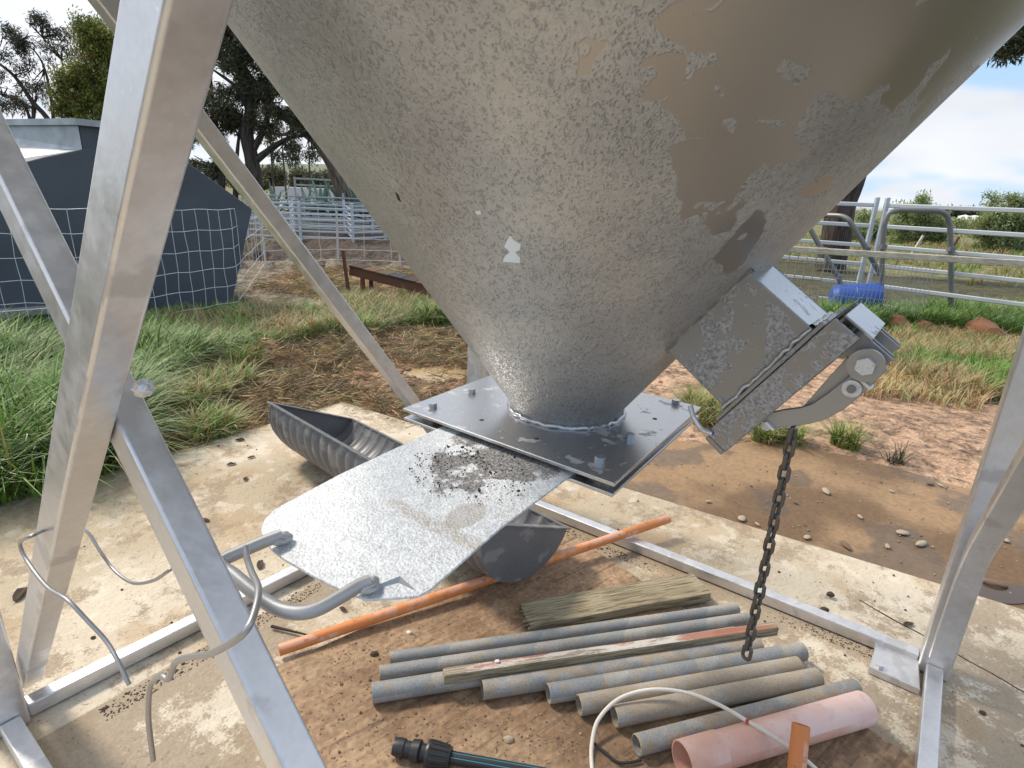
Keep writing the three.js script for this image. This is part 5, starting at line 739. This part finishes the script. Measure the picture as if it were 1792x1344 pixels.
// limbs: [[px, py, depth offset], ...] with radii in metres; clumps: [px, py, radius px, sprigs]
function tree(name, label, dist, limbs, clumps, geo, cols, bark, group, seed, twigs = true, dens = 1) {
  srand(seed); const t = thing(name, label, 'tree', null, group), lg = [], ends = [];
  for (const [pts, r0, r1] of limbs) { const q = pts.map(p => atDist(p[0], p[1], dist + (p[2] || 0))); lg.push(limbG(q, r0, r1)); for (const p of q.slice(1)) ends.push(p); }
  const m4 = [], C = [], qq = new THREE.Quaternion();
  for (let [x, y, r, n, dz = 0] of clumps) { const c = atDist(x, y, dist + dz), R = r * dist / FPX * 1.0; const nr = ends.reduce((b, e) => e.distanceTo(c) < b.distanceTo(c) ? e : b, ends[0]);
    if (twigs) for (let k = 0; k < 4; k++) { const tip = c.clone().add(V(rr(-1, 1), rr(-0.6, 1), rr(-1, 1)).multiplyScalar(R * 0.8)); const mid = nr.clone().lerp(tip, 0.5).add(V(rr(-1, 1), rr(-0.2, 0.8), rr(-1, 1)).multiplyScalar(R * 0.3)); lg.push(limbG([nr, mid, tip], 0.035, 0.008)); }
    n = Math.round(n * dens); const sub = Math.max(3, Math.round(n / 22)), cen = [...Array(sub)].map(() => c.clone().add(V(rr(-1, 1), rr(-1, 1), rr(-1, 1)).multiplyScalar(R * 0.75)));
    for (let k = 0; k < n; k++) { const b = cen[k % sub], u = V(rr(-1, 1), rr(-1, 1), rr(-1, 1)); if (u.length() > 1) u.normalize().multiplyScalar(rnd()); const p = b.clone().add(u.multiplyScalar(R * (twigs ? 0.27 : 0.42))); qq.setFromEuler(new THREE.Euler(rr(-0.6, 0.6), rr(0, 6.28), rr(-0.6, 0.6))); const s = rr(0.7, 1.35) * Math.max(1, dist / 22); m4.push(new THREE.Matrix4().compose(p, qq, V(s, s, s))); const f = rr(0, 1), cc = mix3(cols[0], cols[1], f); C.push(rnd() > 0.96 && cols[2] ? col(...cols[2]) : col(...cc)); } }
  part('trunk', merge(lg), bark, t); const im = new THREE.InstancedMesh(geo, lMat, m4.length); m4.forEach((m, i) => { im.setMatrixAt(i, m); im.setColorAt(i, C[i]); }); im.name = 'crown'; im.userData.kind = 'stuff'; sh(im); t.add(im); return t;
}
const EUC = [[0.05, 0.062, 0.03], [0.15, 0.155, 0.07], [0.28, 0.17, 0.06]], DEN = [[0.08, 0.12, 0.02], [0.36, 0.37, 0.06], [0.34, 0.18, 0.06]], OLV = [[0.18, 0.24, 0.09], [0.40, 0.46, 0.20], [0.42, 0.44, 0.22]], grpT = 'trees behind the yards';
tree('eucalyptus_tree', 'dark spreading eucalyptus with forked trunk behind the sheep yards', 22, [[[[442, 372], [446, 320], [440, 275], [432, 235], [440, 180], [425, 120], [400, 60], [395, -40]], 0.30, 0.08], [[[446, 282], [472, 262], [505, 242], [545, 235]], 0.14, 0.04], [[[440, 268], [462, 225], [474, 180], [500, 120]], 0.13, 0.03], [[[440, 190], [410, 150], [370, 120]], 0.10, 0.03], [[[384, 372], [388, 300], [380, 240], [372, 180], [365, 100]], 0.16, 0.05], [[[412, 372], [413, 300], [418, 240], [425, 190]], 0.11, 0.03]],
  [[400, 60, 60, 700], [470, 105, 60, 650], [420, 165, 45, 420], [375, 185, 45, 400], [480, 175, 48, 420], [445, 130, 40, 350], [350, 215, 40, 300], [525, 232, 32, 110], [365, 250, 28, 100], [505, 262, 26, 90], [350, 120, 45, 200], [545, 268, 16, 50], [440, 20, 70, 380], [555, 190, 30, 90], [400, 225, 25, 90], [350, 290, 25, 90], [520, 60, 60, 200], [350, 10, 60, 220], [460, 225, 18, 60], [590, 140, 60, 160], [330, 200, 40, 140], [372, 300, 14, 50]], sprigEuc, EUC, M.barkDark, null, 311, true, 0.55);
tree('eucalyptus_tree', 'leaning bare-limbed eucalyptus beside the agaves', 25, [[[[606, 366], [598, 335], [578, 282], [556, 250], [510, 212], [470, 182], [430, 128], [385, 98], [350, 92]], 0.30, 0.10], [[[573, 275], [560, 255], [552, 225], [556, 190]], 0.12, 0.05], [[[520, 220], [500, 235], [470, 232]], 0.10, 0.03]], [[350, 90, 40, 60], [556, 185, 30, 60], [468, 235, 20, 40], [430, 100, 30, 60]], sprigEuc, EUC, M.bark, null, 321);
tree('eucalyptus_tree', 'thin sparse eucalyptus with open crown behind the wagon', 30, [[[[100, 340], [98, 250], [82, 206], [60, 182], [24, 132], [-12, 104]], 0.20, 0.05], [[[60, 182], [56, 215], [40, 180], [5, 168]], 0.10, 0.03], [[[95, 235], [92, 190], [78, 120], [66, 96], [40, 70]], 0.10, 0.02], [[[92, 190], [104, 150], [108, 105], [75, 66]], 0.06, 0.015]],
  [[8, 68, 24, 90], [36, 98, 26, 90], [75, 50, 24, 80], [104, 62, 20, 60], [50, 130, 24, 70], [114, 86, 16, 45], [62, 160, 14, 40], [20, 178, 36, 150], [46, 72, 18, 50], [88, 92, 16, 45], [-20, 50, 30, 100], [72, 150, 12, 30], [-10, 150, 25, 80]], sprigEuc, [[0.05, 0.06, 0.04], [0.12, 0.12, 0.08], [0.2, 0.12, 0.08]], M.barkDark, null, 331, true, 0.38);
tree('cypress_tree', 'dense yellow green bushy tree rising behind the wagon lid', 24, [[[[172, 340], [170, 250], [168, 180], [176, 100], [182, 60]], 0.22, 0.06]], [[150, 172, 38, 520], [122, 180, 26, 260], [170, 112, 36, 420], [178, 76, 34, 360], [132, 142, 24, 240], [190, 150, 32, 340], [162, 60, 22, 160], [210, 100, 40, 300], [130, 205, 25, 180], [180, 200, 30, 260], [230, 180, 40, 300]], sprigDense, DEN, M.barkDark, null, 341, false);
tree('eucalyptus_tree', 'large dark-trunked eucalyptus standing behind the cattle panels', 15, [[[[1452, 470], [1462, 420], [1470, 370], [1488, 318], [1520, 220], [1560, 80], [1600, -120]], 0.36, 0.16], [[[1540, 140], [1640, 20], [1740, -30], [1830, 10], [1800, 62], [1770, 78], [1742, 96]], 0.12, 0.012], [[[1800, 62], [1785, 72], [1790, 95]], 0.03, 0.008]], [[1786, 66, 17, 60], [1768, 82, 9, 14], [1805, 40, 24, 70], [1752, 96, 5, 6], [1500, -60, 120, 400], [1640, -120, 120, 400]], sprigEuc, EUC, M.barkDark, null, 351);
// bushes beyond the right-hand panels
tree('olive_bush', 'rounded olive green bush behind the steel hoop', 30, [[[[1602, 445], [1600, 420], [1596, 390]], 0.14, 0.05], [[[1600, 425], [1620, 400], [1630, 375]], 0.09, 0.03]], [[1600, 392, 34, 520], [1575, 405, 24, 240], [1628, 400, 26, 260], [1610, 368, 22, 240], [1590, 420, 26, 200], [1640, 415, 18, 140]], sprigDense, OLV, M.barkDark, 'bushes in the paddock', 361, false);
tree('olive_bush', 'wide olive green tree with split trunk at the paddock edge', 26, [[[[1758, 470], [1762, 440], [1752, 410]], 0.14, 0.05], [[[1780, 470], [1776, 440], [1790, 405]], 0.12, 0.05]], [[1752, 402, 36, 520], [1722, 396, 24, 260], [1790, 400, 34, 420], [1765, 370, 28, 300], [1800, 372, 28, 240], [1735, 420, 22, 160], [1780, 435, 26, 200]], sprigDense, OLV, M.barkDark, 'bushes in the paddock', 371, false);
tree('olive_bush', 'dark olive bush between the tree trunk and panel post', 28, [[[[1520, 450], [1522, 415], [1518, 390]], 0.12, 0.04]], [[1518, 398, 22, 300], [1500, 410, 18, 160], [1535, 412, 16, 160], [1510, 430, 22, 160]], sprigDense, OLV, M.barkDark, 'bushes in the paddock', 381, false);
tree('olive_bush', 'small green bush in the gap between the two larger bushes', 42, [[[[1672, 410], [1673, 398]], 0.08, 0.03]], [[1668, 396, 11, 130], [1682, 399, 9, 90]], sprigDense, OLV, M.barkDark, 'bushes in the paddock', 391, false);
// far hedge lines
srand(401);
for (const [x, d, r, lab] of [[480, 60, 14, 0], [520, 62, 16, 1], [548, 58, 12, 2], [575, 64, 12, 3], [600, 60, 12, 4], [640, 62, 15, 5], [420, 60, 16, 6], [460, 66, 12, 7]]) { const y = hzn(x) - 8; tree('hedge_tree', 'small dark rounded tree in the far hedge line behind the yards', d, [[[[x, hzn(x) + 22], [x, y]], 0.2, 0.08]], [[x, y, r, 120], [x + 6, y + 9, r * 0.8, 70], [x - 7, y + 8, r * 0.8, 70]], sprigDense, EUC, M.barkDark, 'far hedge trees', 400 + x, false); }
for (let k = 0; k < 9; k++) { const x = 1640 + k * 13 + rr(-4, 4), y = hzn(x) + 1; tree('paddock_tree', 'tiny dark tree on the far horizon of the paddock', 190, [[[[x, y + 5], [x, y]], 0.3, 0.1]], [[x, y, rr(3, 6), 30]], sprigDense, EUC, M.barkDark, 'trees on the horizon', 500 + k, false); }
for (const [x, w, lab] of [[1690, 8, 'longer white farm shed on the far horizon'], [1708, 14, 'wider white farm shed on the far horizon']]) { const p = gAt(x, 180), t = thing('farm_shed', lab, 'shed', p); part('wall', boxG(w * 180 / FPX, 0.9, 4, 0, 0.45, 0), std({ color: col(0.75, 0.76, 0.78), roughness: 0.6 }), t); const g = new THREE.CylinderGeometry(0.02, 2.4, 0.9, 4, 1); g.rotateY(Math.PI / 4); g.scale(w * 180 / FPX / 3.4, 1, 1.2); g.scale(1, 0.5, 1); g.translate(0, 1.1, 0); part('roof', g, std({ color: col(0.7, 0.72, 0.75), roughness: 0.5 }), t); }
{ const p = gAt(548, 32), t = thing('white_shed', 'long low white shed behind the agaves', 'shed', p); part('wall', boxG(3.4, 0.75, 2.5, 0, 1.0, 0), std({ color: col(0.75, 0.75, 0.73), roughness: 0.7 }), t); part('base', boxG(3.3, 0.62, 2.4, 0, 0.31, 0), std({ color: col(0.35, 0.34, 0.3), roughness: 0.8 }), t); }
// agaves
srand(601);
{ const mat = std({ color: col(0.27, 0.38, 0.33), roughness: 0.5, side: THREE.DoubleSide }); const leaf = (len, az, el) => { const n = 6, P = [], I = []; for (let k = 0; k <= n; k++) { const t = k / n, w = 0.09 * Math.sin(Math.PI * (0.22 + 0.78 * t) ) * (1 - t * 0.3) + 0.002, s = t * len, out = s * Math.cos(el) , y = s * Math.sin(el) - 0.35 * t * t * len * Math.cos(el) * (t > 0.5 ? 1.2 : 0.6), cx = Math.cos(az), cz = Math.sin(az); P.push(cx * out - cz * w, y + 0.02, cz * out + cx * w, cx * out, y - 0.015, cz * out, cx * out + cz * w, y + 0.02, cz * out - cx * w); if (k < n) { const a = k * 3; I.push(a, a + 1, a + 3, a + 1, a + 4, a + 3, a + 1, a + 2, a + 4, a + 2, a + 5, a + 4); } } const g = new THREE.BufferGeometry(); g.setAttribute('position', new THREE.Float32BufferAttribute(P, 3)); g.setIndex(I); g.computeVertexNormals(); return g; };
  const leaves = [...Array(6)].map((_, i) => leaf(1.25, 0, 0.35 + i * 0.2));
  for (const [x, d, s] of [[478, 25.5, 1.1], [560, 25.5, 1.3], [584, 25.2, 1.6], [606, 26, 1.7], [628, 25.5, 1.6], [648, 26, 1.6], [535, 26.5, 1.1]]) { const t = thing('agave', 'blue green agave rosette growing behind the sheep yards', 'agave', gAt(x, d), 'agaves behind the yards'); for (let k = 0; k < 22; k++) { const m = part('leaf', leaves[Math.floor(rr(0, 6))], mat, t); m.rotation.y = rr(0, 6.28); m.scale.setScalar(s * rr(0.8, 1.2)); m.position.y = 0.25; } }
  for (const [x, y0, x1, d] of [[478, 205, 470, 26.5], [500, 232, 492, 26.5], [540, 235, 540, 27]]) { const b = gAt(x, d), tp = atDist(x1, y0, d); const t = thing('agave_stalk', 'tall bare agave flower stalk standing in the agave patch', 'stalk', null, 'agave flower stalks'); part('stem', rodG(b, tp, 0.06, 0.03, 8), M.bark, t); } }
// old paddock posts behind the panels
for (const [x, y0, y1, lab] of [[1610, 412, 432, 'pale leaning fence post in the paddock behind the hoop'], [1672, 415, 435, 'thin rusty fence post in the paddock beside the hoop']]) { const b = gAt(x, 20); solo('fence_post', beamG(V(b.x, -0.05, b.z), atDist(x + 6, y0, 20), 0.07, 0.07, V(1, 0, 0), 0.01), lab.includes('rusty') ? M.rust : M.oldrail, lab, 'post'); }

// ---------------------------------------------------------------- render
const renderer = new THREE.WebGLRenderer({ antialias: true });
renderer.setSize(1024, 768);
renderer.toneMapping = THREE.LinearToneMapping;
renderer.toneMappingExposure = EXPOSURE;
renderer.shadowMap.enabled = true;
renderer.render(scene, camera);
